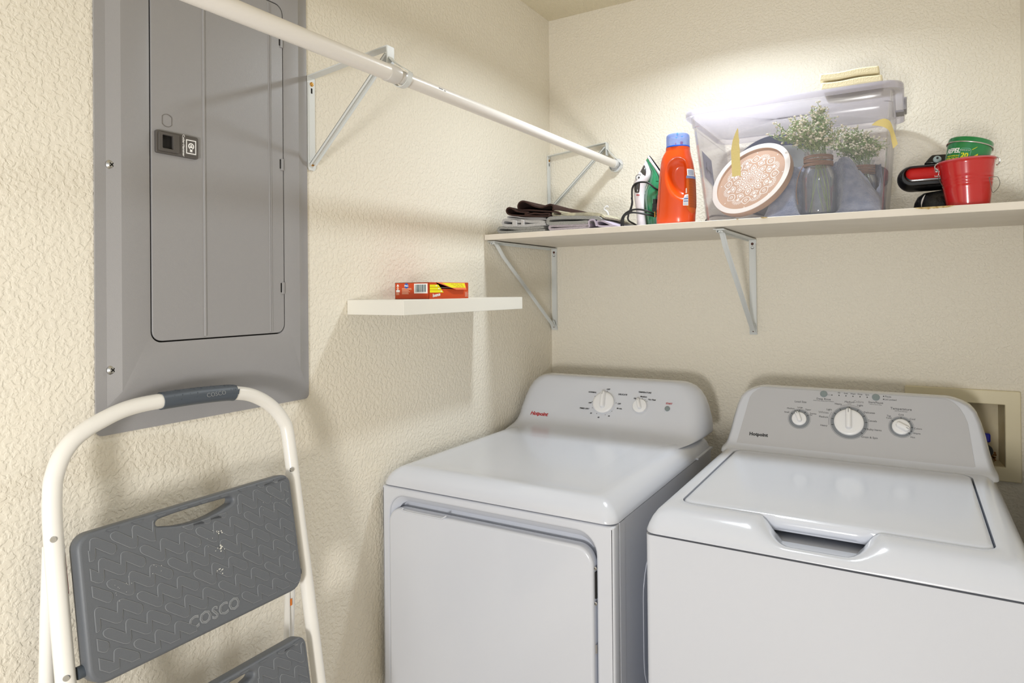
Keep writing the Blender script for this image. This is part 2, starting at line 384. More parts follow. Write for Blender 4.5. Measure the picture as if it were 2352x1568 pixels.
def rod_bracket(y, z_top, label, x_end=.262):
    t = thing('rod_bracket', label, 'bracket', (0, y, z_top-.265), 'shelf and rod brackets on the left wall')
    hw = .0125; zt = z_top
    mb = MB()
    mb.box((.0005, y-hw, zt-.215), (.0035, y+hw, zt-.004)); mb.box((.0035, y-hw, zt-.215), (.006, y-hw+.002, zt-.02)); mb.build('wall_leg', M['bracket'], t, bevel=.0006)
    mb = MB()
    za = zt-.003
    T = Matrix.Identity(4)
    mb.add([(.0005, y-hw, za-.003), (x_end, y-hw, za+.022), (x_end, y+hw, za+.022), (.0005, y+hw, za-.003), (.0005, y-hw, za), (x_end, y-hw, za+.025), (x_end, y+hw, za+.025), (.0005, y+hw, za)],
           [(0, 3, 2, 1), (4, 5, 6, 7), (0, 1, 5, 4), (1, 2, 6, 5), (2, 3, 7, 6), (3, 0, 4, 7)])
    mb.box((x_end-.001, y-hw, za-.028), (x_end+.0025, y+hw, za+.025))
    mb.build('shelf_arm', M['bracket'], t, bevel=.0008)
    mb = MB()                                     # channel brace from wall foot to the arm tip
    a = Vector((.006, y, zt-.222)); b = Vector((x_end-.008, y, za+.010))
    d = (b-a).normalized(); n = Vector((0, 1, 0)).cross(d).normalized()
    for (s0, s1, u0, u1) in ((-.009, .009, 0, .002), (-.009, -.0072, 0, .007), (.0072, .009, 0, .007)):
        vs = []
        for P in (a, b):
            vs += [P+Vector((0, s0, 0))+n*u0, P+Vector((0, s1, 0))+n*u0, P+Vector((0, s1, 0))+n*u1, P+Vector((0, s0, 0))+n*u1]
        mb.add(vs, [(0, 1, 2, 3), (7, 6, 5, 4), (0, 4, 5, 1), (1, 5, 6, 2), (2, 6, 7, 3), (3, 7, 4, 0)])
    mb.build('brace', M['bracket'], t, bevel=.0005)
    mb = MB()                                     # flat foot on the wall
    plate(mb, [[(y-hw, zt-.215), (y+hw, zt-.215), (y+hw, zt-.232), (y+hw-.005, zt-.238), (y-hw+.005, zt-.238), (y-hw, zt-.230)]], TX(.003), .0018); mb.build('foot', M['bracket'], t)
    mb = MB()                                     # rod hook hanging under the arm tip
    hook = [(x_end, za+.004), (x_end+.012, za-.012)] + [(.298+.0235*math.cos(a), 1.931+.0235*math.sin(a)) for a in [math.radians(q) for q in range(20, -181, -20)]]
    pts = smooth([(p[0], y, p[1]) for p in hook], 3)
    for i in range(len(pts)-1): pass
    mb.loft([[p+Vector((0, -.008, 0)), p+Vector((0, .008, 0)), p*1+Vector((0, .008, -.002)), p+Vector((0, -.008, -.002))] for p in pts]); mb.build('rod_hook', M['bracket'], t)
    screw_part((.0035, y+.0015, zt-.022), (1, 0, 0), .0055, t, M['brass']); screw_part((.0045, y+.0015, zt-.222), (1, 0, 0), .0055, t, M['brass'])
    mb = MB(); mb.box((.0034, y-.001, zt-.045), (.0039, y+.004, zt-.032)); mb.build('keyhole', M['darkgap'], t)
rod_bracket(-1.298, 1.985, 'white steel rod bracket beside the grey breaker panel')
rod_bracket(-.016, 2.004, 'white steel rod bracket in the corner above the folded towels')

# ------------------------------------------------------------------ long back shelf
SD, SZ0, SZ1 = -.5115, 1.6215, 1.6405
t = thing('wall_shelf', 'long white painted board shelf along the back wall above the machines', 'shelf', (.788, -.25, SZ0))
mb = MB(); mb.box((.003, SD, SZ0), (RX-.002, -.001, SZ1)); mb.build('shelf_board', M['shelf'], t, bevel=.0012)
def chip(cx, w_, h_, dpt, seed):
    rnd = random.Random(seed); mb = MB(); n = 22; top = []; bot = []; back = []
    for i in range(n+1):
        u = i/n; x = cx-w_/2+w_*u; hh = h_*math.sin(PI*u)**.6*(.55+.45*rnd.random()); dd = dpt*math.sin(PI*u)**.6*(.6+.4*rnd.random())
        top.append((x, SD-.0006, SZ1+.0004)); bot.append((x, SD-.0006, SZ1-hh)); back.append((x, SD+dd, SZ1+.0006))
    mb.strip(bot, top); mb.strip(top, back); mb.build('chipped_edge', M['chip'], t, sharp=60)
chip(1.338, .085, .0065, .02, 2); chip(.937, .018, .004, .01, 3); chip(.865, .006, .002, .004, 5)
def shelf_bracket(x, label, zt=1.6205, drop=.342, xe=0):
    t = thing('shelf_bracket', label, 'bracket', (x, -.01, zt-drop), 'angle brackets under the long shelf'); hw = .0125; ye = -.475
    mb = MB(); mb.box((x-hw, -.0035, zt-drop), (x+hw, -.0005, zt-.006)); mb.box((x+hw-.002, -.011, zt-drop+.01), (x+hw, -.0035, zt-.02)); mb.build('wall_leg', M['bracket'], t, bevel=.0006)
    mb = MB(); mb.box((x-hw, ye, zt-.006), (x+hw, -.0005, zt-.0032)); mb.box((x-hw, ye, zt-.012), (x-hw+.002, -.02, zt-.004)); mb.box((x-hw-.006, ye-.012, zt-.0045), (x+hw, ye+.022, zt-.002)); mb.build('shelf_arm', M['bracket'], t, bevel=.0006)
    mb = MB(); pts = smooth([(x, ye+.002, zt-.0085), (x, ye+.022, zt-.010), (x, ye+.04, zt-.024), (x, ye+.07, zt-.052)], 4) + [Vector((x, -.030, zt-drop+.030)), Vector((x, -.012, zt-drop+.012))]
    rings = []
    for i, p in enumerate(pts):
        d = (pts[min(i+1, len(pts)-1)]-pts[max(i-1, 0)]).normalized(); n = Vector((1, 0, 0)).cross(d).normalized()
        w2 = .0085 if 2 < i else .0075
        rings.append([p+Vector((s, 0, 0))+n*q for s, q in ((-w2, -.004), (-w2*.75, .001), (0, .0018), (w2*.75, .001), (w2, -.004), (w2*.8, -.004), (0, -.0008), (-w2*.8, -.004))])
    mb.loft(rings); mb.build('brace', M['bracket'], t)
    mb = MB(); n = Vector((0, -.5, -.2)).normalized()
    mb.add([(x-hw, -.004, zt-drop), (x+hw, -.004, zt-drop), (x+hw, -.004, zt-drop+.002), (x+.009, -.028, zt-drop+.040), (x-.009, -.028, zt-drop+.040), (x-hw, -.010, zt-drop+.006)],
           [(0, 1, 2, 3, 4, 5)]); mb.build('foot', M['bracket'], t)
    screw_part((x-.001, -.0035, zt-.020), (0, -1, 0), .0048, t, M['browncap'], slot=False); screw_part((x+.001, -.012, zt-drop+.014), (0, -1, .3), .0045, t, M['browncap'], slot=False)
    mb = MB(); plate(mb, [circ(x-.001, zt-.033, .0052), circ(x-.001, zt-.0315, .0047)], frame((0, -.0036, 0), (1, 0, 0), (0, 0, 1)), .0003); mb.build('keyhole', M['darkgap'], t)
shelf_bracket(.0165, 'white angle bracket under the shelf end in the wall corner')
shelf_bracket(.808, 'white angle bracket under the middle of the shelf between the two machines')
# ------------------------------------------------------------------ floating shelf and dryer sheet box
mb = MB(); mb.box((.0005, -1.177, 1.3825), (.194, -.580, 1.4215)); tag(mb.build('floating_shelf', M['fshelf'], bevel=.001), 'short thick white floating shelf on the left wall', 'shelf')

BX0, BX1, BY0, BY1, BZ0, BZ1 = .052, .171, -1.044, -.858, 1.4215, 1.467
t = thing('dryer_sheet_box', 'orange dryer sheet box with torn open flap on the floating shelf', 'box', ((BX0+BX1)/2, (BY0+BY1)/2, BZ0))
mb = MB()
# five closed sides; the +x face has a triangular opening
mb.box((BX0, BY0, BZ0), (BX1-.001, BY1, BZ0+.001)); mb.box((BX0, BY0, BZ1-.001), (BX1-.001, BY1, BZ1)); mb.box((BX0, BY0, BZ0), (BX0+.001, BY1, BZ1))
mb.box((BX0, BY0, BZ0), (BX1, BY0+.001, BZ1)); mb.box((BX0, BY1-.001, BZ0), (BX1, BY1, BZ1))
h = BZ1-BZ0; L_ = BY1-BY0
U = lambda u, v: (BY0+u*L_, BZ0+v*h)
plate(mb, [[U(0, 0), U(1, 0), U(1, 1), U(.13, 1), U(0, 1)], [U(.16, .985), U(.88, .96), U(.87, .60), U(.30, .60)]], TX(BX1-.0005), .0005)
mb.build('carton', M['orange'], t)
mb = MB(); mb.box((BX0+.01, BY0+.02, BZ0+.03), (BX1-.012, BY1-.02, BZ0+.032)); mb.build('dryer_sheets', M['white'], t)
mb = MB(); a = U(.17, .99); b = U(.90, .985); c_ = U(.885, .55); d_ = U(.62, .55)
vs = [(BX1+.0005, *a), (BX1+.0005, *b), (BX1+.008, *c_), (BX1+.008, *d_)]
mb.add(vs+[(x+.0006, y, z) for x, y, z in vs], [(0, 1, 2, 3), (7, 6, 5, 4), (0, 4, 5, 1), (1, 5, 6, 2), (2, 6, 7, 3), (3, 7, 4, 0)])
flap = mb.build('flap', M['orangel'], t)
mb = MB()
def onflap(u, v):      # u along, v down 0..1
    p = Vector(vs[0]).lerp(Vector(vs[1]), u); q = Vector(vs[3]).lerp(Vector(vs[2]), u); return p.lerp(q, v)+Vector((.0009, 0, 0))
mb.add([onflap(.14, .06), onflap(.97, .06), onflap(.97, .72), onflap(.02, .72)], [(0, 1, 2, 3)])
for k, v in enumerate((.18, .38, .58)): 
    for j in range(3):
        u0 = .4+j*.17; mb.add([onflap(u0, v)+Vector((.0003, 0, 0)), onflap(u0+.13, v)+Vector((.0003, 0, 0)), onflap(u0+.13, v+.05)+Vector((.0003, 0, 0)), onflap(u0, v+.05)+Vector((.0003, 0, 0))], [(0, 1, 2, 3)], 1)
mb.build('flap_print', [M['yellow'], mat('ink_tan', (190, 120, 40), .5)], flap)
mb = MB()
for k in range(3):
    v1 = .86-k*.165; v0 = v1-.145; s = .22+k*.045
    y0, za = U(.015, v0); y1, zb = U(s, v1); y2, _ = U(s+.04, v0)
    mb.add([(BX1+.0004, y0, za), (BX1+.0004, y2, za), (BX1+.0004, y1, zb), (BX1+.0004, y0, zb)], [(0, 1, 2, 3)], 0)
    yy, zz = U(.17+k*.06, (v0+v1)/2); plate(mb, [circ(yy, zz, .0035, 12, .0016)], TX(BX1+.0007), .0002, m=1)
text(mb, 'bounce', .0125, frame((BX1+.0006, *U(.17, .235)), (0, 1, .12), (0, -.12, 1)), 1, offset=.0004, ext=.0002, shear=.2, space=.9)
for k in range(7): 
    y0, z0_ = U(.90+(.01 if k % 2 else 0), .38-k*.045); y1, _ = U(.985-(.02 if k % 3 == 1 else 0), 0); mb.box((BX1+.0002, y0, z0_), (BX1+.0005, y1, z0_+.0009), 2)
mb.build('front_print', [M['yellow'], M['white'], mat('ink_pink', (240, 180, 160), .5)], t)
mb = MB(); TF = lambda y: frame((0, y, 0), (1, 0, 0), (0, 0, 1))
W_ = BX1-BX0; UX = lambda u, v: (BX0+u*W_, BZ0+v*h)
plate(mb, [circ(*UX(.345, .80), .0072)], TF(BY0-.0004), .0002, m=1)
text(mb, 'P&G', .0075, TF(BY0-.0008) @ Matrix.Translation((*UX(.345, .80), 0)), 0, offset=.0002, ext=.0001)
x0, z0 = UX(.57, .34); x1, z1 = UX(.96, .93); mb.box((x0, BY0-.0005, z0), (x1, BY0-.0001, z1), 0)
rnd = random.Random(4); x = x0+.004
while x < x1-.005:
    ww = rnd.choice((.0006, .001, .0016, .0022)); mb.box((x, BY0-.0009, z0+.004), (x+ww, BY0-.0005, z1-.003), 2); x += ww+rnd.choice((.0008, .0012, .002))
for k in range(6):
    xx, zz = UX(.21, .63-k*.065); mb.box((xx, BY0-.0005, zz), (xx+W_*(.28, .29, .2, .24, .19, .2)[k], BY0-.0001, zz+.0014), 3)
for k in range(3):
    xx, zz = UX(.035, .86-k*.14+.0); plate(mb, [[(xx+.0015, zz-.004), (xx+.011, zz-.004), (xx+.0062, zz+.003)]], TF(BY0-.0004), .0002, m=0 if k != 1 else 3)
xx, zz = UX(.035, .42); mb.box((xx, BY0-.0005, zz), (xx+.013, BY0-.0001, zz+.006), 0)
for k in range(3): xx, zz = UX(.035, .36-k*.05); mb.box((xx, BY0-.0005, zz), (xx+.011, BY0-.0001, zz+.0012), 3)
mb.build('side_print', [M['white'], M['bluelogo'], mat('bar_teal', (40, 80, 86), .5), mat('ink_peach', (240, 190, 160), .5)], t)

# ------------------------------------------------------------------ machines
def roundrect_ring(x0, x1, y0, y1, r, z, n=8, nx=40, ny=24):
    """dense counter-clockwise ring with sampled straight sides"""
    pts = []
    def seg(a, b, k): 
        for i in range(k): pts.append((lerp(a[0], b[0], i/k), lerp(a[1], b[1], i/k)))
    def arc(cx, cy, a0):
        for i in range(n): a = math.radians(a0+90*i/n); pts.append((cx+r*math.cos(a), cy+r*math.sin(a)))
    arc(x0+r, y0+r, 180); seg((x0+r, y0), (x1-r, y0), nx); arc(x1-r, y0+r, 270); seg((x1, y0+r), (x1, y1-r), ny)
    arc(x1-r, y1-r, 0); seg((x1-r, y1), (x0+r, y1), nx); arc(x0+r, y1-r, 90); seg((x0, y1-r), (x0, y0+r), ny)
    return [(p[0], p[1], z(p) if callable(z) else z) for p in pts]
FD = Vector((0, .10, .17)).normalized(); FP = Vector((0, -.36, .96)); FN = Vector((0, -.17, .10)).normalized()
def face_frame(cx=0, off=0): return frame(FP+Vector((cx, 0, 0))+FN*off, (1, 0, 0), FD, FN)
def console(mb, c, rows, yb=-.20, m=0, flare=1):
    """rows: (y, z, half width of the flat front, half width at the back, depth of side rounding); front grid, then back wall"""
    rings = []
    for (y, z, wf, wb, y2) in rows:
        half = [(wf*k/8, y) for k in range(8)] + [(wf+(wb-wf)*math.sin(a), y+(y2-y)*(1-math.cos(a))) for a in [math.radians(90*i/8) for i in range(9)]] + [(wb, yb)]
        pts = [(c-p[0], p[1], z) for p in reversed(half[1:])] + [(c+p[0], p[1], z) for p in half]
        rings.append(pts)
    n = len(rings[0]); vs = [p for r in rings for p in r]; fs = []
    for i in range(len(rings)-1):
        for j in range(n-1): fs.append((i*n+j, i*n+j+1, (i+1)*n+j+1, (i+1)*n+j))
        fs.append((i*n+n-1, i*n, (i+1)*n, (i+1)*n+n-1))
    fs.append(tuple(range((len(rings)-1)*n, len(rings)*n)))
    mb.add(vs, fs, m)
def knob(parent, cx, v, r, ang, name='knob', grip=1.0, h=.016, ringm=None):
    """round control knob with a raised grip bar; ang: pointing angle, 90 = up"""
    T = face_frame(cx) @ Matrix.Translation((0, v, 0))
    mb = MB(); mb.lathe([(r, .0005), (r, h*.42), (r*.97, h*.5), (r*.80, h*.55), (.0005, h*.6)], 40, T=T)
    R = T @ Matrix.Rotation(math.radians(ang), 4, 'Z'); gw = r*.235*grip
    rings = []
    for z, q, rr in ((h*.4, 1.12, gw), (h*.95, 1.03, gw*.92), (h*1.25, .97, gw*.66), (h*1.32, .9, gw*.3)):
        rings.append([(x*q, y, z) for x, y in rrect(-r*.55, -rr, r*.97, rr, rr*.95, 6)])
    mb.loft(rings, T=R)
    k = mb.build(name, M['knob'], parent, sharp=50)
    mb = MB(); mb.box((r*.62, -.0006, h*1.315), (r*.9, .0006, h*1.335), 0, R); mb.build('pointer', M['ink'], k)
    return k
# --- dryer
t = dryer = thing('dryer', 'white front-loading dryer with red lettering, next to the left wall', 'dryer', (.363, -.63, 0))
cx = .363; X0, X1, YF, YBK = .0195, .7065, -1.068, -.21
mb = MB()
for (z0, z1) in ((.03, .9065),):
    mb.loft([roundrect_ring(X0+.004, X1-.004, YF+.036, YBK, .004, z) for z in (z0, z1)])
# front face with the door recess
TFr = lambda y: frame((0, y, 0), (1, 0, 0), (0, 0, 1), (0, -1, 0))
plate(mb, [rrect(X0, .03, X1, .9065, .004), rrect(.046, .17, .663, .884, .05, 8)], TFr(YF+.0185), .0185, .006)
rec = [rrect(.046, .17, .663, .884, .05, 8), rrect(.060, .185, .655, .868, .045, 8)]
mb.loft([[(p[0], YF+.006, p[1]) for p in rec[0]], [(p[0], YF+.020, p[1]) for p in rec[1]], [(p[0], YF+.036, p[1]) for p in rec[1]]], cap0=False, cap1=False)
mb.box((X1-.0045, YF+.036, .03), (X1, YF+.068, .9065)); mb.box((X1-.004, YF+.069, .03), (X1-.001, YBK, .9065))
mb.box((X0+.04, -1.0, 0), (X1-.04, -.3, .03))
cab = mb.build('cabinet', M['enamel'], t, sharp=40)
mb = MB(); TS = frame((X1-.001, 0, 0), (0, 1, 0), (0, 0, 1))
for z0, z1 in ((.39, .80), (.05, .34)):
    plate(mb, [rrect(-.88, z0, -.45, z1, .13, 10), rrect(-.865, z0+.015, -.465, z1-.015, .118, 10)], TS, .0012, .0006)
mb.build('side_emboss', M['enamel'], cab)
mb = MB()
dz1 = .853
plate(mb, [rrect(.049, .18, .657, dz1, .042, 8)], TFr(YF+.008), .016, .007, bres=4)
mb.tube(smooth([(.10, YF-.006, dz1+.004), (.107, YF-.0075, dz1-.0035), (.22, YF-.0075, dz1-.0035), (.232, YF-.0075, dz1-.002), (.245, YF-.006, dz1+.006)], 6), .0022, 8)
door = mb.build('door', M['enamel'], t, sharp=50)
for z, hh in ((.765, .03), (.62, .010)):
    mb = MB(); mb.box((.655, YF+.004, z-hh), (.661, YF+.015, z+hh)); mb.build('door_hinge', M['darkgap'] if hh > .02 else M['screw'], t)
for z in (.805, .725):
    screw_part((.6585, YF+.003, z), (0, -1, 0), .0045, t)
# lid with the raised rounded border
H1 = [(0, .9105), (.0, .913), (.002, .920), (.006, .929), (.013, .938), (.023, .947), (.034, .9535), (.045, .9568), (.055, .9575), (.070, .9562), (.095, .9545), (.14, .954)]
mb = MB(); mb.loft([roundrect_ring(X0-.002+d*1.05, X1+.002-d*1.05, YF-.002+d, YBK-d*.1, max(.014, .03-d*.35) if d < .06 else .03, z) for d, z in H1])
mb.box((X0-.002, -.40, .9105), (X1+.009, YBK-.01, .916))
mb.build('lid', M['enamel'], t, sharp=45)
mb = MB()
PLN = lambda z: -.36+.5882*(z-.96)+.0002       # the sloping control face
rows = [(-.545, .9535, .285, .300, -.50), (-.50, .9540, .292, .312, -.42), (-.455, .9552, .299, .328, -.36), (-.425, .9570, .303, .338, -.30), (-.400, .9600, .304, .345, -.27), (-.380, .9645, .303, .349, -.258), (-.366, .9700, .302, .351, -.252),
        (-.356, .9775, .300, .351, -.25)] + [(PLN(z), z, a_, b_, c_) for z, a_, b_, c_ in ((.988, .298, .351, -.248), (1.010, .294, .349, -.245), (1.048, .286, .340, -.24), (1.078, .277, .329, -.235), (1.101, .264, .314, -.232))] + [(-.2680, 1.115, .250, .297, -.230), (-.2620, 1.1225, .236, .281, -.228), (-.254, 1.1265, .222, .266, -.226), (-.240, 1.128, .212, .254, -.224)]
console(mb, cx, rows, -.212)
cons = mb.build('console', M['enamel'], t, sharp=50)
def put(mb, s, x, v, size, m=0, **k): text(mb, s, size, face_frame(0, .0009) @ Matrix.Translation((x, v, 0)), m, **k)
# find how far the console face stands off the reference plane: rows follow it, so letters sit .001 proud
mb = MB(); S = .0073
for s, x, v, sz in (('NORMAL', .3115, .137, S), ('OFF', .369, .152, S), ('DELICATE', .4255, .1367, S), ('OFF', .419, .1020, S*.95), ('80 min.', .4235, .0850, S*.9), ('60', .3905, .0548, S*.9), ('40', .3532, .0465, S*.9), ('20', .3225, .0592, S*.9),
                    ('TIMED DRY', .2935, .0742, S), ('OFF', .3105, .0968, S*.9), ('TEMPERATURE', .5030, .1503, S*.95), ('High', .4745, .1262, S), ('Medium', .5015, .1347, S), ('No Heat', .5325, .1262, S)):
    put(mb, s, x, v, sz, shear=.15, offset=.00012)
for a in (-152, -115, -72, -38, 150): mb.cyl(face_frame() @ Vector((cx+.0445*math.cos(math.radians(a)), .1002+.0445*math.sin(math.radians(a)), .0006)), FN, .0011, .0006, 10)
for a in (85, 5, 178): plate(mb, [circ(cx+.045*math.cos(math.radians(a)), .1002+.045*math.sin(math.radians(a)), .0014, 10), circ(cx+.045*math.cos(math.radians(a)), .1002+.045*math.sin(math.radians(a)), .0008, 10)], face_frame(0, .0009), .0002)
for a in (84, 62, 45): mb.cyl(face_frame() @ Vector((.4955+.029*math.cos(math.radians(a)), .099+.029*math.sin(math.radians(a)), .0006)), FN, .0009, .0006, 8)
mb.build('lettering', M['black'], cons)
mb = MB(); put(mb, 'Hotpoint', .121, .0388, .0195, shear=.28, offset=.0005, space=.97); mb.build('brand_lettering', M['inkred'], cons)
mb = MB(); put(mb, 'START', .5928, .1170, .0074, shear=.05, offset=.0002); mb.build('start_lettering', M['inkred'], cons)
knob(cons, .363, .1002, .0385, 96, h=.020); knob(cons, .4955, .099, .0240, 112, h=.018, grip=1.2)
mb = MB(); mb.lathe([(.0085, 0), (.0085, .003), (.0075, .0038), (.0005, .0038)], 28, T=face_frame() @ Matrix.Translation((.5898, .0990, 0))); mb.build('start_button', M['button'], cons)
for c0, v0, rr in ((.363, .1002, .0435), (.4955, .099, .0278)):
    mb = MB(); plate(mb, [circ(c0, v0, rr, 48), circ(c0, v0, rr-.0007, 48)], face_frame(), .0006); mb.build('dial_ring', M['plasticw'], cons)

# --- washer
t = washer = thing('washing_machine', 'white top-loading washing machine with grey control panel, on the right', 'washing machine', (1.127, -.63, 0))
cx = 1.127; X0, X1, YF, YBK = .7795, 1.4745, -1.067, -.21
mb = MB(); mb.loft([roundrect_ring(X0, X1, YF, YBK, .012, z) for z in (.03, .9055)]); mb.box((X0+.04, -1.0, 0), (X1-.04, -.3, .03))
mb.build('cabinet', M['enamel'], t, sharp=40)
LX0, LX1, LY0, LY1 = .829, 1.4135, -.962, -.392
NX0, NX1 = 1.000, 1.222; NR = .062
def notch(x):
    return sstep((x-.988)/.082)*sstep((1.246-x)/.078)
prof = [(0, .9105), (.0, .9135), (.06, .924), (.16, .9365), (.30, .9475), (.45, .9540), (.60, .9562), (.80, .9565), (.95, .9560), (1.0, .9545), (1.002, .945), (1.002, .925)]
nprof = [(0, .9105), (.0, .9125), (.05, .9205), (.10, .9240), (.16, .9250), (.26, .9238), (.36, .9205), (.46, .9130), (.58, .9045), (.72, .8985), (.95, .8955), (1.30, .8950)]
N_ = dict(n=8, nx=60, ny=24)
outer = roundrect_ring(X0-.003, X1+.003, YF-.003, YBK, .028, 0, **N_); inner = roundrect_ring(LX0-.003, LX1+.003, LY0-.003, LY1+.003, .032, 0, **N_)
rings = []
for (tt, z), (nt_, nz) in zip(prof, nprof):
    ring = []
    for a, b in zip(outer, inner):
        front = a[1] < -1.03
        k = notch((a[0]+b[0])/2) if front else 0
        q = lerp(tt, nt_, k); zz = lerp(z, nz, k)
        if not front and a[1] > -1.0 and tt > .0:   # side margins are narrower, so the rounding is quicker
            pass
        ring.append((lerp(a[0], b[0], q), lerp(a[1], b[1], q), zz))
    rings.append(ring)
mb = MB(); mb.loft(rings, cap0=True, cap1=False)
deck = mb.build('top_deck', M['enamel'], t, sharp=50)
mb = MB(); mb.box((LX0-.02, LY0+.05, .906), (LX1+.02, LY1+.02, .912)); mb.box((LX0+.12, LY0-.01, .892), (LX1-.12, LY0+.06, .8945)); mb.build('tub_rim', M['plasticw'], t)
mb = MB(); rr = []
for d, z in ((.003, .925), (0, .931), (0, .950), (.002, .9545), (.006, .9565), (.012, .9572), (.03, .9575), (.2, .9575)):
    rr.append(roundrect_ring(LX0+d, LX1-d, LY0+d, LY1-d, max(.028-d*.5, .012), z, **N_))
mb.loft(rr)
# handle lip under the front of the lid
lipx = [lerp(1.012, 1.215, i/20) for i in range(21)]
k_ = lambda x: sstep((x-1.012)/.03)*sstep((1.215-x)/.03)
mb.loft([[(x, LY0+.002, .9555), (x, LY0-.004*k_(x), .949), (x, LY0-.007*k_(x), .938), (x, LY0-.002*k_(x), .930), (x, LY0+.012, .928), (x, LY0+.012, .9555)] for x in lipx])
mb.build('lid', M['enamel'], t, sharp=50)
mb = MB()
rows = [(-.398, .945, .334, .349, -.36), (-.392, .952, .334, .349, -.35), (-.386, .9555, .332, .348, -.33), (-.374, .9585, .330, .346, -.30), (-.362, .9625, .328, .345, -.285)] + [(PLN(z), z, a_, b_, c_) for z, a_, b_, c_ in
        ((.972, .325, .343, -.27), (.985, .322, .340, -.265), (1.003, .318, .336, -.26), (1.036, .313, .330, -.255), (1.071, .307, .321, -.25), (1.098, .298, .311, -.246), (1.113, .285, .298, -.242), (1.1225, .268, .281, -.240))] + [(-.2600, 1.1285, .252, .264, -.238), (-.254, 1.1315, .240, .252, -.236), (-.240, 1.1325, .232, .243, -.234)]
console(mb, cx, rows, -.212)
cons = mb.build('console', M['enamel'], t, sharp=50)
gp = [(.8215, .009), (.829, .0045), (.86, .0045), (1.39, .0065), (1.418, .0065), (1.4265, .0115), (1.4255, .020), (1.4185, .095), (1.4150, .130), (1.408, .152), (1.398, .172), (1.386, .186), (1.372, .1935), (1.352, .1965), (.905, .1965), (.885, .195), (.868, .1885), (.855, .176), (.847, .160), (.843, .138)]
mb = MB(); plate(mb, [gp], face_frame(0, .0004), .0008, .0004); mb.build('control_panel', M['greypanel'], cons)
for c0, v0, ro, ri in ((1.1285, .1035, .0405, .034), (.9950, .1020, .0262, .020), (1.2595, .1030, .0262, .020)):
    s = 1.18 if ro > .04 else 1.1; mb = MB()
    plate(mb, [circ(c0, v0, ro*s, 56), circ(c0, v0, ri*s*.9, 56)], face_frame(0, .0014), .0006)
    plate(mb, [circ(c0, v0, ro*s+.0024, 56), circ(c0, v0, ro*s+.0018, 56)], face_frame(0, .0014), .0005)
    mb.build('dial_ring', M['greyring'], cons)
mb = MB()
def put2(s, x, v, sz, m=0, **k): text(mb, s, sz, face_frame(0, .0014) @ Matrix.Translation((x, v, 0)), m, **k)
A = .0068
for s, x, v, sz in (('Load Size', .9955, .1566, .0087), ('Small', .9590, .1203, A), ('Medium', .9697, .1330, A), ('Large', .9952, .1386, A), ('Super', 1.0183, .1333, A), ('Precise', 1.0325, .1218, A*.9), ('Fill', 1.0268, .1165, A*.9),
                    ('Deep Rinse', 1.0588, .1706, .0084), ('Fill', 1.0999, .1935, A*.85), ('Soak', 1.1183, .1932, A*.85), ('Wash', 1.1369, .1931, A*.85), ('Rinse', 1.1555, .1932, A*.85), ('Spin', 1.1745, .1931, A*.85),
                    ('Start/Pause', 1.1963, .1706, .0084), ('Pause', 1.2275, .1913, A), ('Lid Locked', 1.2335, .1823, A), ('Heavy', 1.0991, .1583, .0077), ('Medium', 1.1280, .1667, .0077), ('Light', 1.1562, .1585, .0077), ('Light', 1.0754, .1388, .0077),
                    ('Medium', 1.0608, .1145, .0077), ('Heavy', 1.0628, .0880, .0077), ('Delicates', 1.1803, .1381, .0077), ('Casuals', 1.1880, .1138, .0077), ('Bulky Items', 1.1930, .0877, .0080), ('Drain & Spin', 1.1822, .0638, .0080),
                    ('Temperature', 1.2594, .1563, .0098), ('Tap', 1.2294, .1330, A), ('Cold', 1.2294, .1268, A), ('Cold', 1.2593, .1391, A), ('Cool', 1.2869, .1286, A), ('Colors', 1.2998, .1018, A), ('Warm', 1.2968, .0875, A), ('Hot', 1.2868, .0758, A)):
    put2(s, x, v, sz)
put2('All Cold Rinses', 1.2594, .1494, .0050, 1); put2('Colors', 1.1523, .1692, .0094, 1); put2('Whites', 1.0603, .1283, .0094, 1)
put2('Select when adding Fabric Softener', 1.0588, .1645, .0040, 1); put2('Hold 3 Secs to Stop', 1.1963, .1645, .0038, 1); put2('Normal', 1.128, .1612, .0034, 1)
for x, v in ((1.081, .1853), (1.1001, .1856), (1.1186, .1856), (1.1371, .1856), (1.1557, .1856), (1.1743, .1854), (1.216, .1916), (1.216, .1823)): mb.cyl(face_frame() @ Vector((x, v, .0012)), FN, .0016, .0006, 12, 2)
mb.box((1.067, .18505, .0012), (1.080, .1854, .0017), 0, face_frame())
for c0, v0, r0, angs in ((1.1285, .1035, .0415, (90, 122, 60, 147, 170, 194, 30, 5, -20, -41)), (.995, .102, .0235, (145, 118, 90, 55, 28)), (1.2595, .103, .0235, (143, 90, 42, 2, -22, -42))):
    for a in angs:
        ca, sa = math.cos(math.radians(a)), math.sin(math.radians(a))
        T = face_frame(0, .0021) @ Matrix.Translation((c0+ca*r0, v0+sa*r0, 0)) @ Matrix.Rotation(math.radians(a), 4, 'Z'); mb.box((0, -.0007, 0), (.0062 if r0 > .03 else .0055, .0007, .0004), 2, T)
for (a0, a1) in ((148, 196), (62, 118)):
    pts = [(1.1285+.0535*math.cos(math.radians(a)), .1035+.0535*math.sin(math.radians(a))) for a in range(a0, a1, 3)]
    for p, q in zip(pts, pts[1:]):
        mb.add([(p[0], p[1], .0016), (q[0], q[1], .0016), (q[0]+(q[0]-1.1285)*.012, q[1]+(q[1]-.1035)*.012, .0016), (p[0]+(p[0]-1.1285)*.012, p[1]+(p[1]-.1035)*.012, .0016)], [(0, 1, 2, 3)], 0, face_frame())
mb.build('lettering', [M['inkgrey'], M['inkpale'], M['ink']], cons)
mb = MB(); put2('Hotpoint', .8832, .0408, .0142, offset=.0006, space=1.02); mb.build('brand_lettering', M['ink'], cons)
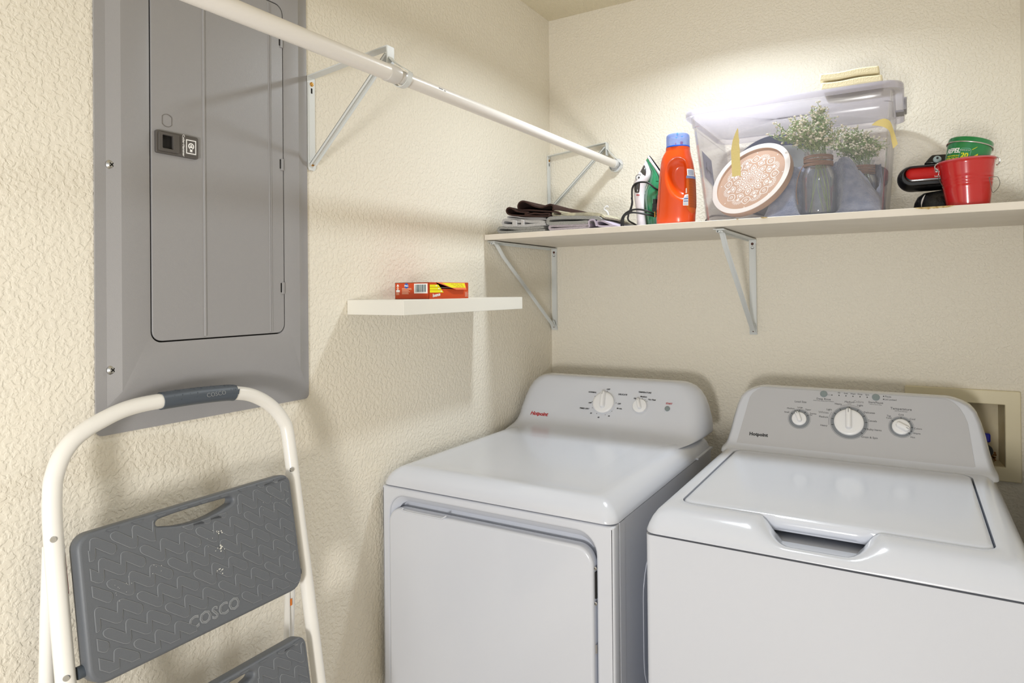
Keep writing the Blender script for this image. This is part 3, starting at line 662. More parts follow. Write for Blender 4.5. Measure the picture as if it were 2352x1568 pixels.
knob(cons, 1.1285, .1030, .0390, 92, h=.018, grip=.95); knob(cons, .9950, .1015, .0205, 112, h=.014, grip=1.4); knob(cons, 1.2595, .1025, .0225, -28, h=.015, grip=1.7)
for x in (1.0586, 1.1965):
    mb = MB(); mb.lathe([(.0098, 0), (.0098, .0035), (.0088, .0043), (.0005, .0043)], 28, T=face_frame() @ Matrix.Translation((x, .1868, 0)))
    if x > 1.1:
        for dx in (-.0035, .0025): mb.box((dx-.001, -.002, .0043), (dx+.001, .002, .0046), 0, face_frame() @ Matrix.Translation((x, .1868, 0)))
    mb.build('push_button', M['button'], cons)

# ------------------------------------------------------------------ recessed washer outlet box
t = thing('washer_outlet_box', 'ivory recessed water outlet box in the wall behind the washing machine', 'outlet box', (1.4155, 0, .858))
mb = MB(); TB = TFr(-.006); plate(mb, [rrect(1.2675, .858, 1.5635, 1.1285, .004), rrect(1.302, .900, 1.5245, 1.0865, .001)], TB, .0058, .0025)
mb.build('face_frame', M['ivory'], t)
mb = MB(); a = (1.302, -.0005, .900); b = (1.5245, .062, 1.0865)
mb.add([(a[0], a[1], a[2]), (b[0], a[1], a[2]), (b[0], a[1], b[2]), (a[0], a[1], b[2]), (a[0]+.01, b[1], a[2]+.006), (b[0]-.01, b[1], a[2]+.006), (b[0]-.01, b[1], b[2]-.006), (a[0]+.01, b[1], b[2]-.006)],
       [(4, 5, 6, 7), (0, 1, 5, 4), (1, 2, 6, 5), (2, 3, 7, 6), (3, 0, 4, 7)])
mb.build('recess', M['ivoryin'], t)
mb = MB(); rnd = random.Random(3)
for k in range(16):
    x = 1.497+rnd.uniform(-.012, .012); z = .9065+abs(rnd.gauss(0, .010)); y = .052 if z > .912 else rnd.uniform(.02, .05)
    mb.cyl((x, y, z), (0, -1, 0), rnd.uniform(.0012, .0035), .0012, 7)
mb.build('rust_stain', mat('rust', (122, 78, 30), .9), t)
for nm, x in (('water_valve', 1.477), ('water_valve', 1.372)):
    mb = MB(); mb.cyl((x, .040, .915), (0, 0, 1), .011, .035, 16); mb.cyl((x, .040, .935), (0, -1, 0), .012, .030, 16); mb.build(nm, M['chrome'], t)
    mb = MB(); mb.cyl((x, .0, .945), (0, -1, 0), .018, .014, 20); mb.build('hose_nut', M['hose'], t)
    mb = MB(); mb.cyl((x, .030, .955), (0, 0, 1), .006, .014, 12); mb.box((x-.014, .012, .966), (x+.014, .034, .992)); mb.build('valve_handle', M['blue'] if x > 1.4 else M['inkred'], t, bevel=.004)
    mb = MB(); mb.tube(smooth([(x, -.008, .945), (x, -.03, .938), (x, -.045, .915), (x, -.05, .85), (x-.01, -.06, .6)], 6), .0105, 14); mb.build('supply_hose', M['hose'], t)

# ------------------------------------------------------------------ folding step stool leaning on the left wall
t = thing('step_stool', 'white folding step stool with grey treads leaning against the left wall', 'step stool', (.2, -1.69, 0))
UPV = Vector((-.18, 0, 1)).normalized(); NV = Vector((1, 0, .18)).normalized(); OL = Vector((.1, -1.69, 1.045))
TL = frame(OL, (0, 1, 0), UPV, NV)                 # local x = along the wall, y = up the frame, z = out of the frame
VB = -1.035                                         # floor level in frame coordinates
bow = [(-.241, VB), (-.241, -.8), (-.2405, -.5), (-.2403, -.2077), (-.239, .004), (-.2345, .078), (-.2275, .108), (-.2146, .1345), (-.1962, .155), (-.1735, .1690), (-.1590, .1755), (-.1244, .1878), (-.0928, .1945), (-.0529, .1972), (.0237, .1972), (.0900, .1945), (.1173, .1915), (.1557, .1825), (.1896, .1645), (.2150, .1420), (.2330, .115), (.2410, .088), (.2415, .0044), (.2410, -.1), (.2410, -.244), (.2395, -.5), (.2390, -.8), (.2390, VB)]
pts = smooth([TL @ Vector((u, v, 0)) for u, v in bow], 5)
mb = MB(); mb.tube(pts, .0142, 20); mb.build('front_frame', M['ladder'], t, sharp=60)
for u in (-.241, .239):
    mb = MB(); mb.tube([TL @ Vector((u, VB+.05, 0)), TL @ Vector((u, VB-.003, 0))], .0168, 16); mb.build('rubber_foot', M['grip'], t)
# hand grip
gpts = [p for p in pts if -.0495 < (TL.inverted() @ p).x < .1183 and (TL.inverted() @ p).y > .1]
mb = MB(); mb.tube(gpts, .0168, 24)
n = len(gpts)
for i in range(24):
    q = gpts[int((i+.5)*n/24)]; mb.tube([q+NV*.004+UPV*.0158+Vector((0, -.004, 0)), q+NV*.010+UPV*.0128+Vector((0, .003, 0))], .0012, 6)
for k in list(range(2, 8))+list(range(17, 23)):
    q = gpts[int((k+.5)*n/24)]; mb.tube([q+NV*.0155+UPV*-.004, q+NV*.0150+UPV*.006+Vector((0, .004, 0))], .0013, 6)
grip = mb.build('hand_grip', M['grip'], t, sharp=50)
mb = MB(); q = gpts[n//2]; text(mb, 'COSCO', .0125, frame(q+NV*.0166+UPV*-.0015, (0, 1, .012), UPV*.95-NV*.1), ext=.0006, offset=-.0002); mb.build('grip_lettering', M['padedge'], grip)
# rear legs: flat bars and tubes behind the front frame
for s, yy in ((-1, -1.930), (1, -1.4365)):
    mb = MB(); mb.tube([(.092, yy, 1.04), (.083, yy, .93), (.066, yy, .6), (.050, yy, .012)], .0115, 16); mb.build('rear_leg', M['ladder'], t)
    if s > 0: mb = MB(); mb.box((.078, yy-.0135, .62), (.0865, yy-.0105, 1.04)); mb.build('side_link', M['ladder'], t)
mb = MB(); mb.tube([(.058, -1.930, .16), (.058, -1.4365, .16)], .009, 12); mb.build('rear_crossbar', M['ladder'], t)
# treads
def clip_poly(poly, a, b, c):       # keep a*x+b*y<=c
    out = []
    for i, p in enumerate(poly):
        q = poly[(i+1) % len(poly)]; dp = a*p[0]+b*p[1]-c; dq = a*q[0]+b*q[1]-c
        if dp <= 0: out.append(p)
        if dp*dq < 0: k = dp/(dp-dq); out.append((lerp(p[0], q[0], k), lerp(p[1], q[1], k)))
    return out
MOTIF = [(-.1782, -.0876), (-.1765, -.0858), (-.1722, -.0848), (-.1690, -.0853), (-.1658, -.0869), (-.1432, -.1049), (-.1424, -.0891), (-.1412, -.0862), (-.1393, -.0845), (-.1365, -.0842), (-.1333, -.0855), (-.1078, -.1043), (-.1061, -.0884), (-.1047, -.0864), (-.1021, -.0854), (-.0990, -.0856), (-.0958, -.0867), (-.0690, -.1060), (-.0670, -.1100), (-.0675, -.1158), (-.0714, -.1195), (-.0745, -.1195), (-.0770, -.1183), (-.0996, -.1003), (-.1005, -.1145), (-.1022, -.1185), (-.1050, -.1202), (-.1095, -.1196), (-.1138, -.1177), (-.1358, -.1004), (-.1362, -.1150), (-.1378, -.1190), (-.1405, -.1207), (-.1450, -.1200), (-.1488, -.1180), (-.1735, -.0985), (-.1770, -.0945), (-.1784, -.0905)]
LA, LB = (.0459, -.0372), (.0589, .0362)
OFFT = .0135
def tread(v_top, v_bot, tilt=0, label_text=True, u0=-.2175, u1=.2125):
    T = TL @ Matrix.Translation((0, 0, OFFT))
    mb = MB()
    out = rrect(u0, v_bot, u1, v_top, [.022, .024, .03, .03], 6)
    slot = [(-.0800, v_top-.0262), (-.0840, v_top-.0240), (-.0862, v_top-.0205), (-.0856, v_top-.0170), (-.0825, v_top-.0145), (-.076, v_top-.0128), (-.040, v_top-.0112), (.010, v_top-.0112), (.060, v_top-.0122), (.0670, v_top-.0138), (.0702, v_top-.0165), (.0705, v_top-.0205), (.0682, v_top-.0238), (.0635, v_top-.0262), (.040, v_top-.0320), (.012, v_top-.0362), (-.018, v_top-.0372), (-.050, v_top-.0335)]
    slot = [(p.x, p.y) for p in smooth([(a, b, 0) for a, b in slot], 3)]
    plate(mb, [out, slot], T @ Matrix.Translation((0, 0, -.004)), .0155 if True else 0, .006, bres=4)
    # raised skirt behind (the moulded underside)
    tr = mb.build('tread', M['tread'], t, sharp=40)
    mb = MB(); me = MB()
    box = [(-1, 0, -(u0+.016)), (1, 0, u1-.010), (0, 1, v_top-.008), (0, -1, -(v_bot+.014))]
    sx = [p[0] for p in slot]
    for i in range(-8, 9):
        for j in range(-8, 9):
            du, dv = i*LA[0]+j*LB[0], i*LA[1]+j*LB[1]+v_top
            poly = [(p[0]+du, p[1]+dv) for p in MOTIF]
            cu_, cv_ = sum(p[0] for p in poly)/len(poly), sum(p[1] for p in poly)/len(poly)
            if label_text and -.075 < cu_ < .085 and cv_ < v_bot+.052 and cv_ > v_bot-.03:
                poly = clip_poly(poly, 0, -1, -(v_bot+.047))
                if cv_ < v_bot+.030: continue
            for a, b, c in box:
                if len(poly) > 2: poly = clip_poly(poly, a, b, c)
            if len(poly) < 3: continue
            near = [p for p in poly if -.092 < p[0] < .078 and v_top-.040 < p[1] < v_top-.008]
            parts = [poly]
            if near:
                lo = clip_poly(poly, 0, 1, v_top-.0395)
                parts = [lo] if len(lo) > 2 and -.09 < cu_ < .076 else [clip_poly(poly, 1, 0, -.092)] if cu_ <= -.09 else [clip_poly(poly, -1, 0, -.0775)]
            for q in parts:
                if len(q) < 3: continue
                area = abs(sum(q[k][0]*q[(k+1) % len(q)][1]-q[(k+1) % len(q)][0]*q[k][1] for k in range(len(q))))/2
                if area < 6e-5: continue
                plate(me, [q], T @ Matrix.Translation((0, 0, .0118)), .0006, off=.0006)
                plate(mb, [q], T @ Matrix.Translation((0, 0, .0121)), .0008, .00055, bres=1)
    for u_, v_ in ((.031, .021), (-.004, .043)): pass
    # short dashes along the top rim
    for k in range(9):
        u_ = -.172+k*.0425
        plate(mb, [[(u_, v_top-.0045), (u_+.021, v_top-.0045), (u_+.017, v_top-.0085), (u_+.006, v_top-.0085)]], T @ Matrix.Translation((0, 0, .0118)), .0008)
    mb.build('grip_pattern', M['pad'], tr, sharp=40); me.build('grip_pattern_edge', M['padedge'], tr, sharp=40)
    if label_text:
        mb = MB(); TT = T @ Matrix.Translation((.0045, v_bot+.0285, .0122))
        text(mb, 'COSCO', .0300, TT, ext=.0007, offset=-.0012, space=1.02); mb.build('tread_lettering', M['pad'], tr)
        mb = MB(); text(mb, 'COSCO', .0300, TT @ Matrix.Translation((0, 0, -.0004)), ext=.0004, offset=.0008, space=1.02); mb.build('tread_lettering', M['padedge'], tr)
        mb = MB(); rnd = random.Random(9)
        for c0, c1, s_, n_ in ((.031, -.068, .0030, 7), (.031, -.097, .0035, 12), (.022, -.1395, .0028, 7), (.006, -.066, .0012, 6), (-.1, -.09, .0009, 5), (-.15, -.1, .0008, 12), (.13, -.03, .0008, 8), (.17, -.05, .0006, 8)):
            for k in range(n_):
                a, b = c0+rnd.gauss(0, s_*1.6 if s_ > .002 else .012), c1+rnd.gauss(0, s_*1.3 if s_ > .002 else .010)
                r0 = rnd.uniform(.25, .8)*s_*.55+.0002
                plate(mb, [[(a+r0*rnd.uniform(.6, 1.3)*math.cos(x), b+r0*rnd.uniform(.6, 1.3)*math.sin(x)) for x in [q*PI/4 for q in range(8)]]], T @ Matrix.Translation((0, 0, .0132)), .0001)
        mb.build('paint_fleck', M['paint'], tr)
    for u_ in (u0-.008, u1-.004):
        mb = MB(); mb.cyl(TL @ Vector((u_, v_bot+.028, .004)), (0, 1, 0), .010, .012, 16); mb.build('pivot_pin', M['grip'], tr)
    return tr
tread(.0025, -.2370); tread(-.330, -.585, label_text=False, u0=-.2150, u1=.2010)
for (u, v, s) in ((-.2445, .0062, 1), (-.2445, -.2056, 1), (.2295, .0053, 1)):
    mb = MB(); mb.cyl(TL @ Vector((u, v, .0128)), NV*.9+Vector((0, -.3 if s > 0 else .3, 0)), .0052, .0022, 16, 0, .0040); mb.build('rivet', M['screw'], t)
mb = MB(); mb.box((.0868, -1.4465, .742), (.0872, -1.4415, .757)); mb.build('warning_label', mat('label_orange2', (225, 120, 20), .5), t)
mb = MB(); T = TL; mb.add([T @ Vector((-.2268, -.02, .0015)), T @ Vector((-.2268, -.085, .0015)), T @ Vector((-.2262, -.085, .0055)), T @ Vector((-.2262, -.02, .0055))], [(0, 1, 2, 3)]); mb.build('warning_label', M['inkred'], t)

# ------------------------------------------------------------------ things on the long shelf
ZS = SZ1
def ribbon(name, path, th, y0, y1, m, label, cat='towel', group=None, seed=0, wob=.003, n=16, closed_shape=False):
    """folded cloth: a thick strip following path (x,z), carried back in y with slight waviness"""
    P = smooth([(p[0], 0, p[1]) for p in path], 6); rings = []; rnd = random.Random(seed); ph = rnd.random()*6
    for j in range(n+1):
        v = j/n; y = lerp(y0, y1, v); ring = []; k = 1 if 0 < j < n else .86
        up = []; dn = []
        for i, p in enumerate(P):
            d = (P[min(i+1, len(P)-1)]-P[max(i-1, 0)]); d.normalize(); nn = Vector((-d.z, 0, d.x))
            e = th/2*k*(1 if 1 < i < len(P)-2 else .75)
            wv = Vector((math.sin(v*5+ph+i*.2)*wob, math.sin(i*.7+ph)*wob*.6, math.sin(v*7+i*.35+ph)*wob*.25))
            up.append(p+nn*e+Vector((0, y, 0))+wv*min(1, v*4+.2)); dn.append(p-nn*e+Vector((0, y, 0))+wv*min(1, v*4+.2))
        rings.append(up+list(reversed(dn)))
    mb = MB(); mb.loft(rings, cap0=False, cap1=False); q = len(P); last = (len(rings)-1)*2*q
    for b0 in (0, last): mb.f += [(b0+i, b0+i+1, b0+2*q-2-i, b0+2*q-1-i) for i in range(q-1)]; mb.m += [0]*(q-1)
    o = mb.build(name, m, sharp=70); tag(o, label, cat, group); return o
YT0, YT1 = -.497, -.20
G = 'folded towels and washcloths at the left end of the shelf'
def zz(*pts): return [(x, z) for x, z in pts]
ribbon('hand_towel', zz((.235, 1.6455), (.14, 1.6455), (.075, 1.6465), (.055, 1.650), (.052, 1.657), (.060, 1.6635), (.085, 1.661), (.14, 1.6555), (.19, 1.6555), (.232, 1.6545)), .0105, YT0, YT1, M['tgrey'], 'speckled grey towel at the bottom left of the towel stack', group=G, seed=1)
o = ribbon('washcloth', zz((.240, 1.6640), (.205, 1.6650), (.16, 1.6640), (.12, 1.6670), (.088, 1.6690), (.074, 1.6740), (.074, 1.6840), (.082, 1.6885), (.105, 1.6845), (.135, 1.6795), (.16, 1.6800), (.185, 1.6760), (.215, 1.6745), (.238, 1.6710)), .0105, YT0-.004, YT1+.02, M['tlight'], 'pale grey washcloth with smooth woven bands in the towel stack', group=G, seed=2, wob=.0015)
for xa, xb in ((.112, .131), (.147, .160)):
    mb = MB(); mb.loft([[(x, YT0-.0072, zq) for x, zq in ((xa, 1.6645), (xb, 1.6630), (xb, 1.6830), (xa, 1.6855))], [(x, YT0-.001, zq) for x, zq in ((xa, 1.6635), (xb, 1.6620), (xb, 1.6850), (xa, 1.6880))], [(x, YT1+.01, zq) for x, zq in ((xa, 1.6635), (xb, 1.6620), (xb, 1.6845), (xa, 1.6880))]]); mb.build('woven_band', M['tband'], o, bevel=.002)
ribbon('washcloth', zz((.240, 1.6805), (.19, 1.6835), (.15, 1.6860), (.11, 1.6920), (.088, 1.6965), (.089, 1.7010), (.115, 1.6985), (.15, 1.6920), (.20, 1.6880), (.236, 1.6850)), .0045, YT0+.006, YT1+.03, M['tband'], 'thin pale cloth directly under the brown towels', group=G, seed=3, wob=.001)
ribbon('brown_towel', zz((.255, 1.6905), (.21, 1.6930), (.165, 1.6975), (.125, 1.7010), (.098, 1.7070), (.089, 1.7170), (.0915, 1.7260), (.103, 1.7290), (.116, 1.7235), (.130, 1.7150), (.150, 1.7110), (.171, 1.7085), (.163, 1.7030), (.178, 1.7015), (.2, 1.7035), (.225, 1.6995), (.250, 1.6985), (.256, 1.6940)), .0058, YT0-.006, YT1+.04, M['brown'], 'dark brown folded towel, lower of the two, on the grey towels', group='brown towels on top of the stack', seed=4, wob=.002)
ribbon('brown_towel', zz((.292, 1.6970), (.275, 1.7040), (.257, 1.7060), (.22, 1.7110), (.175, 1.7170), (.140, 1.7190), (.131, 1.7270), (.131, 1.7390), (.141, 1.7480), (.156, 1.7480), (.176, 1.7375), (.200, 1.7265), (.222, 1.7225), (.240, 1.7270), (.254, 1.7300), (.264, 1.7250), (.266, 1.7150), (.263, 1.7110)), .0058, YT0+.004, YT1+.04, M['brown'], 'dark brown folded towel, uppermost, rolled open at its left fold', group='brown towels on top of the stack', seed=5, wob=.002)
ribbon('hand_towel', zz((.400, 1.6450), (.34, 1.6450), (.27, 1.6450), (.2545, 1.6480), (.2545, 1.6550), (.265, 1.6580), (.30, 1.6560), (.35, 1.6545), (.398, 1.6530)), .0100, YT0, YT1, M['tlav'], 'mauve grey towel at the bottom right of the towel stack', group=G, seed=6)
ribbon('washcloth', zz((.478, 1.6445), (.452, 1.6450), (.430, 1.6485), (.425, 1.6600), (.432, 1.6640), (.444, 1.6620), (.462, 1.6540), (.482, 1.6455)), .0065, YT0, YT1+.05, M['tlavs'], 'smooth lavender cloth drooping to the right of the towel stack', group=G, seed=7)
ribbon('washcloth', zz((.400, 1.6462), (.398, 1.660), (.402, 1.6665), (.415, 1.6680), (.421, 1.660), (.424, 1.6470)), .0060, YT0-.004, YT1+.05, M['tlavs'], 'lavender folded cloth edge beside the mauve towel', group=G, seed=8, wob=.001)
ribbon('hand_towel', zz((.402, 1.6630), (.36, 1.6625), (.30, 1.6645), (.257, 1.6655), (.2475, 1.6710), (.2505, 1.6800), (.262, 1.6830), (.30, 1.6830), (.35, 1.6800), (.395, 1.6760), (.422, 1.6740), (.440, 1.6660)), .0125, YT0-.002, YT1, M['tgrey'], 'speckled grey towel lying over the mauve one', group=G, seed=9)
ribbon('hand_towel', zz((.430, 1.6810), (.38, 1.6850), (.33, 1.6890), (.29, 1.6900), (.265, 1.6925), (.2605, 1.6990), (.2650, 1.7055), (.277, 1.7060), (.290, 1.6995), (.32, 1.6950), (.36, 1.6930), (.40, 1.6900), (.43, 1.6855), (.447, 1.6740)), .0085, YT0+.012, YT1, M['tcream'], 'cream and grey mottled towel on top at the right', group=G, seed=10)
mb = MB(); mb.tube(smooth([(.4235, -.40, 1.6405), (.4235, -.40, 1.690), (.418, -.40, 1.704), (.410, -.40, 1.711), (.416, -.40, 1.719), (.424, -.40, 1.7205)], 5), [.0040]*26, 10); tag(mb.build('plastic_hook', M['plasticw'], sharp=60), 'small white curved plastic hook standing behind the towels', 'hook')

# --- iron standing on its heel
t = thing('clothes_iron', 'green and white steam iron standing upright with black cord', 'iron', (.55, -.37, ZS))
IR = Matrix.Translation((.55, -.37, 0)) @ Matrix.Rotation(math.radians(23), 4, 'Z') @ Matrix.Translation((-.55, .37, 0))
def slices(mb, tab, m=0, yc=-.375, p=2.3, n=28, T=None):
    """tab: (z, x_left, x_right, half width in y)"""
    rings = []
    for z, xl, xr, hw in tab:
        c, a = (xl+xr)/2, (xr-xl)/2; rings.append([(c+a*math.copysign(abs(math.cos(q))**(2/p), math.cos(q)), yc+hw*math.copysign(abs(math.sin(q))**(2/p), math.sin(q)), z) for q in [2*PI*k/n for k in range(n)]])
    mb.loft(rings, m, T=T)
def thin(z): return interp([(1.6406, .0), (1.70, .0), (1.75, .0), (1.80, .0), (1.884, .0)], z)[0]
SOLE = [(1.6406, .618, .050), (1.70, .616, .056), (1.75, .6065, .055), (1.7828, .5995, .050), (1.808, .5958, .042), (1.834, .582, .032), (1.8628, .5652, .018), (1.876, .5572, .010), (1.8825, .5525, .004)]
mb = MB(); slices(mb, [(z, x-.0035, x, hw) for z, x, hw in SOLE]); mb.build('soleplate', M['black'], t, sharp=60)
mb = MB(); slices(mb, [(z, x-.0035-w_, x-.003, hw*.97) for (z, x, hw), w_ in zip(SOLE, (.016, .016, .012, .009, .014, .014, .014, .010, .004))]); mb.build('skirt', M['ironw'], t, sharp=60)
mb = MB(); slices(mb, [(1.6412, .540, .604, .043), (1.70, .535, .602, .048), (1.740, .533, .597, .047), (1.765, .536, .592, .044), (1.79, .545, .588, .038), (1.81, .552, .582, .032), (1.828, .554, .573, .025), (1.850, .545, .561, .016), (1.868, .5395, .5525, .009), (1.8745, .543, .5495, .004)]); tank = mb.build('water_tank', M['irong'], t, sharp=60)
mb = MB(); slices(mb, [(1.793, .560, .583, .0385), (1.81, .560, .5835, .0335), (1.83, .556, .5735, .0265), (1.852, .5475, .5625, .0175), (1.868, .543, .554, .011), (1.876, .546, .5515, .005)]); mb.build('tank_window', M['irong'], tank, sharp=60)
mb = MB(); slices(mb, [(1.6408, .5085, .5425, .028), (1.685, .5075, .537, .022), (1.715, .504, .535, .019), (1.74, .5005, .5345, .019), (1.76, .4985, .535, .020), (1.778, .4975, .539, .022), (1.795, .4985, .547, .024), (1.806, .503, .553, .026), (1.818, .509, .5565, .026), (1.829, .516, .5575, .024), (1.845, .5265, .551, .017), (1.857, .5335, .545, .010), (1.867, .5385, .542, .003)]); handle = mb.build('handle', M['ironw'], t, sharp=60)
mb = MB(); slices(mb, [(1.8085, .527, .5420, .0250), (1.8185, .5185, .5455, .0272), (1.828, .517, .5462, .0262), (1.8385, .5235, .5440, .0215), (1.848, .529, .539, .0150), (1.853, .532, .5335, .008)]); mb.build('spray_cap', M['irond'], t, sharp=60)
mb = MB(); slices(mb, [(1.7590, .5025, .519, .0215), (1.7625, .5005, .5205, .0228), (1.775, .4985, .524, .0238), (1.789, .4975, .5265, .0250), (1.7912, .4985, .526, .0245)]); mb.build('steam_button', M['irond'], t, sharp=60)
mb = MB(); mb.cyl((.5175, -.385, 1.8095), (-.25, -1, -.1), .0112, .012, 28); mb.cyl((.5150, -.3968, 1.8083), (-.25, -1, -.1), .0080, .001, 24, 1); mb.cyl((.5148, -.3978, 1.8083), (-.25, -1, -.1), .0035, .001, 12, 0); 
for k in range(18):
    a = 2*PI*k/18; mb.box((-.0005, .0085, 0), (.0005, .0105, .0012), 1, frame((.5150, -.3972, 1.8083), (1, -.25, 0), (0, -.1, 1), (-.25, -1, -.1)) @ Matrix.Rotation(a, 4, 'Z'))
mb.build('temperature_dial', [M['irond'], M['white']], t)
mb = MB(); mb.box((.506, -.3965, 1.7500), (.5165, -.394, 1.7535)); mb.build('indicator_light', M['inkred'], t, bevel=.001)
mb = MB()
for pth in (((.509, -.352, 1.648), (.497, -.36, 1.660), (.4895, -.405, 1.6713), (.4915, -.41, 1.690), (.4972, -.41, 1.7043), (.5040, -.41, 1.7270), (.5045, -.41, 1.765), (.5084, -.412, 1.7793), (.5194, -.415, 1.7886), (.5411, -.42, 1.7908), (.5666, -.425, 1.7843), (.5850, -.415, 1.7668), (.5980, -.385, 1.7620), (.608, -.372, 1.758)),
            ((.4735, -.428, 1.6455), (.4745, -.43, 1.6706), (.4849, -.43, 1.6886), (.5048, -.43, 1.6996), (.5287, -.43, 1.702), (.5586, -.43, 1.6958), (.5800, -.415, 1.6850), (.5935, -.385, 1.6810), (.604, -.372, 1.678)),
            ((.4841, -.44, 1.6440), (.4865, -.44, 1.6771), (.4998, -.44, 1.6886), (.5236, -.44, 1.6911), (.5662, -.425, 1.682), (.5935, -.395, 1.6740), (.606, -.372, 1.672)),
            ((.5025, -.41, 1.7450), (.5056, -.41, 1.7276), (.501, -.412, 1.703), (.5130, -.43, 1.6925)),
            ((.593, -.42, 1.730), (.592, -.41, 1.745), (.600, -.385, 1.756), (.608, -.372, 1.762)),
            ((.612, -.30, 1.664), (.66, -.29, 1.6455), (.70, -.29, 1.650), (.735, -.30, 1.6785), (.75, -.03, 1.70))):
    mb.tube(smooth(pth, 6), .0030, 8)
mb.v = [IR.inverted() @ p for p in mb.v]
mb.build('power_cord', M['hose'], t, sharp=60)
mb = MB(); mb.box((.583, -.440, 1.700), (.598, -.424, 1.716)); mb.box((.585, -.439, 1.716), (.595, -.426, 1.730)); mb.box((.581, -.438, 1.690), (.600, -.426, 1.701)); mb.box((.588, -.437, 1.672), (.592, -.435, 1.692), 1); mb.v = [IR.inverted() @ p for p in mb.v]; mb.build('plug', [M['hose'], M['brass']], t, bevel=.002)

t.rotation_euler = (0, 0, math.radians(23)); t.location.y += .02
# --- detergent bottle
t = thing('detergent_bottle', 'bright orange liquid detergent bottle with blue cap on the shelf', 'bottle', (.664, -.43, ZS))
BT = [(1.6408, .6060, .7175, .042), (1.6440, .6035, .7205, .045), (1.66, .6035, .7210, .047), (1.695, .6050, .7238, .048), (1.725, .6080, .7240, .048), (1.7546, .6107, .7232, .048), (1.7850, .6135, .7220, .047), (1.8146, .6165, .7190, .045), (1.835, .6195, .7160, .042), (1.8501, .6235, .7120, .039), (1.8600, .6285, .7100, .037), (1.8670, .6335, .7085, .0355), (1.8700, .6352, .7080, .0350), (1.8790, .6357, .7078, .0350)]
YB = -.432
def bottle_pt(z, ph, off=0):
    xl, xr, hw = interp(BT, z); p = 2.35
    c, a = (xl+xr)/2, (xr-xl)/2
    x = c+(a+off)*math.copysign(abs(math.cos(ph))**(2/p), math.cos(ph)); y = (hw+off)*math.copysign(abs(math.sin(ph))**(2/p), math.sin(ph))
    if abs(y) > .0 and z < 1.86:                 # hand-grip hollows pressed into front and back
        cxx, czz = .692, 1.778
        u, v = (x-cxx), (z-czz); ca, sa = math.cos(.30), math.sin(.30); u, v = u*ca+v*sa, -u*sa+v*ca
        d = 1-(u/.046)**2-(v/.070)**2
        xlim = sstep((.711-x)/.016)
        if d > 0: y *= 1-.62*sstep(d*1.35)*xlim*(1 if y < 0 else .8)
    return Vector((x, YB+y, z))
mb = MB(); zs = [BT[0][0], BT[1][0]]+[lerp(1.648, 1.866, k/54) for k in range(55)]+[1.8672, 1.870, 1.879]; n = 120
mb.loft([[bottle_pt(z, 2*PI*k/n) for k in range(n)] for z in zs]); body = mb.build('bottle_body', M['bottle'], t, sharp=70)
def patch(z0, z1, p0, p1, off, m, name, parent, nz=24, np_=14, mats=None, shape=None):
    mb = MB(); g = []
    for i in range(nz+1):
        z = lerp(z0, z1, i/nz); s = shape(i/nz) if shape else 1; c = (p0+p1)/2
        g.append([bottle_pt(z, math.radians(lerp(c-(c-p0)*s, c+(p1-c)*s, k/np_)), off) for k in range(np_+1)])
    for a, b in zip(g, g[1:]): mb.strip(a, b)
    return mb
shape = lambda u: max(.05, (math.sin(PI*min(max(u, .0), 1)))**.45)
mb = patch(1.672, 1.8125, -62, 22, .0009, 0, '', body, shape=shape)
# text-like rows, a pale top field and a bar code
for k in range(26):
    z = 1.690+k*.0034
    if z > 1.778: break
    g = [bottle_pt(z, math.radians(a), .0016) for a in range(-38, 10, 6)]; g2 = [bottle_pt(z+.0011, math.radians(a), .0016) for a in range(-38, 10, 6)]; mb.strip(g, g2, 1)
for z0, z1, a0, a1, mm in ((1.786, 1.807, -44, -4, 2), (1.778, 1.786, -50, 4, 3)):
    n_ = 8
    for i in range(3): mb.strip([bottle_pt(lerp(z0, z1, i/3), math.radians(lerp(a0, a1, k/n_)), .0018) for k in range(n_+1)], [bottle_pt(lerp(z0, z1, (i+1)/3), math.radians(lerp(a0, a1, k/n_)), .0018) for k in range(n_+1)], mm)
for k in range(4): mb.strip([bottle_pt(1.789+k*.0042, math.radians(a), .0023) for a in range(-40, -8, 6)], [bottle_pt(1.7905+k*.0042, math.radians(a), .0023) for a in range(-40, -8, 6)], 4)
for i in range(3): mb.strip([bottle_pt(lerp(1.695, 1.729, i/3), math.radians(a), .0020) for a in (-60, -54, -48, -42)], [bottle_pt(lerp(1.695, 1.729, (i+1)/3), math.radians(a), .0020) for a in (-60, -54, -48, -42)], 2)
for k, hh in enumerate((.0012, .0006, .0024, .0010, .0030, .0008, .0016)): mb.strip([bottle_pt(1.6985+k*.0040, math.radians(a), .0025) for a in (-59, -53, -48, -43)], [bottle_pt(1.6985+k*.0040+hh, math.radians(a), .0025) for a in (-59, -53, -48, -43)], 4)
mb.strip([bottle_pt(1.733, math.radians(a), .0020) for a in (-57, -52, -47)], [bottle_pt(1.748, math.radians(a), .0020) for a in (-57, -52, -47)], 2)
mb.build('label', [M['labelo'], mat('label_brown', (96, 52, 18), .5), M['white'], mat('label_blue', (120, 140, 190), .5), mat('label_navy', (40, 90, 160), .5)], body)
mb = MB(); g = []
for i in range(21):
    z = lerp(1.673, 1.793, i/20); s = math.sin(PI*i/20)**.3 if 0 < i < 20 else .1
    g.append([bottle_pt(z, math.radians(180+46+q*2.2*s), .0009) for q in (-1, 0, 1)])
for a, b in zip(g, g[1:]): mb.strip(a, b)
mb.build('level_window', M['bottlestrip'], body)
TC = Matrix.Translation((.6718, YB, 0))
mb = MB(); mb.lathe([(.0352, 1.879), (.0362, 1.8795), (.0362, 1.8825), (.0357, 1.8835), (.001, 1.8835)], 40, T=TC); cap = mb.build('cap_rim', mat('cap_blue_rim', (20, 84, 190), .3), t)
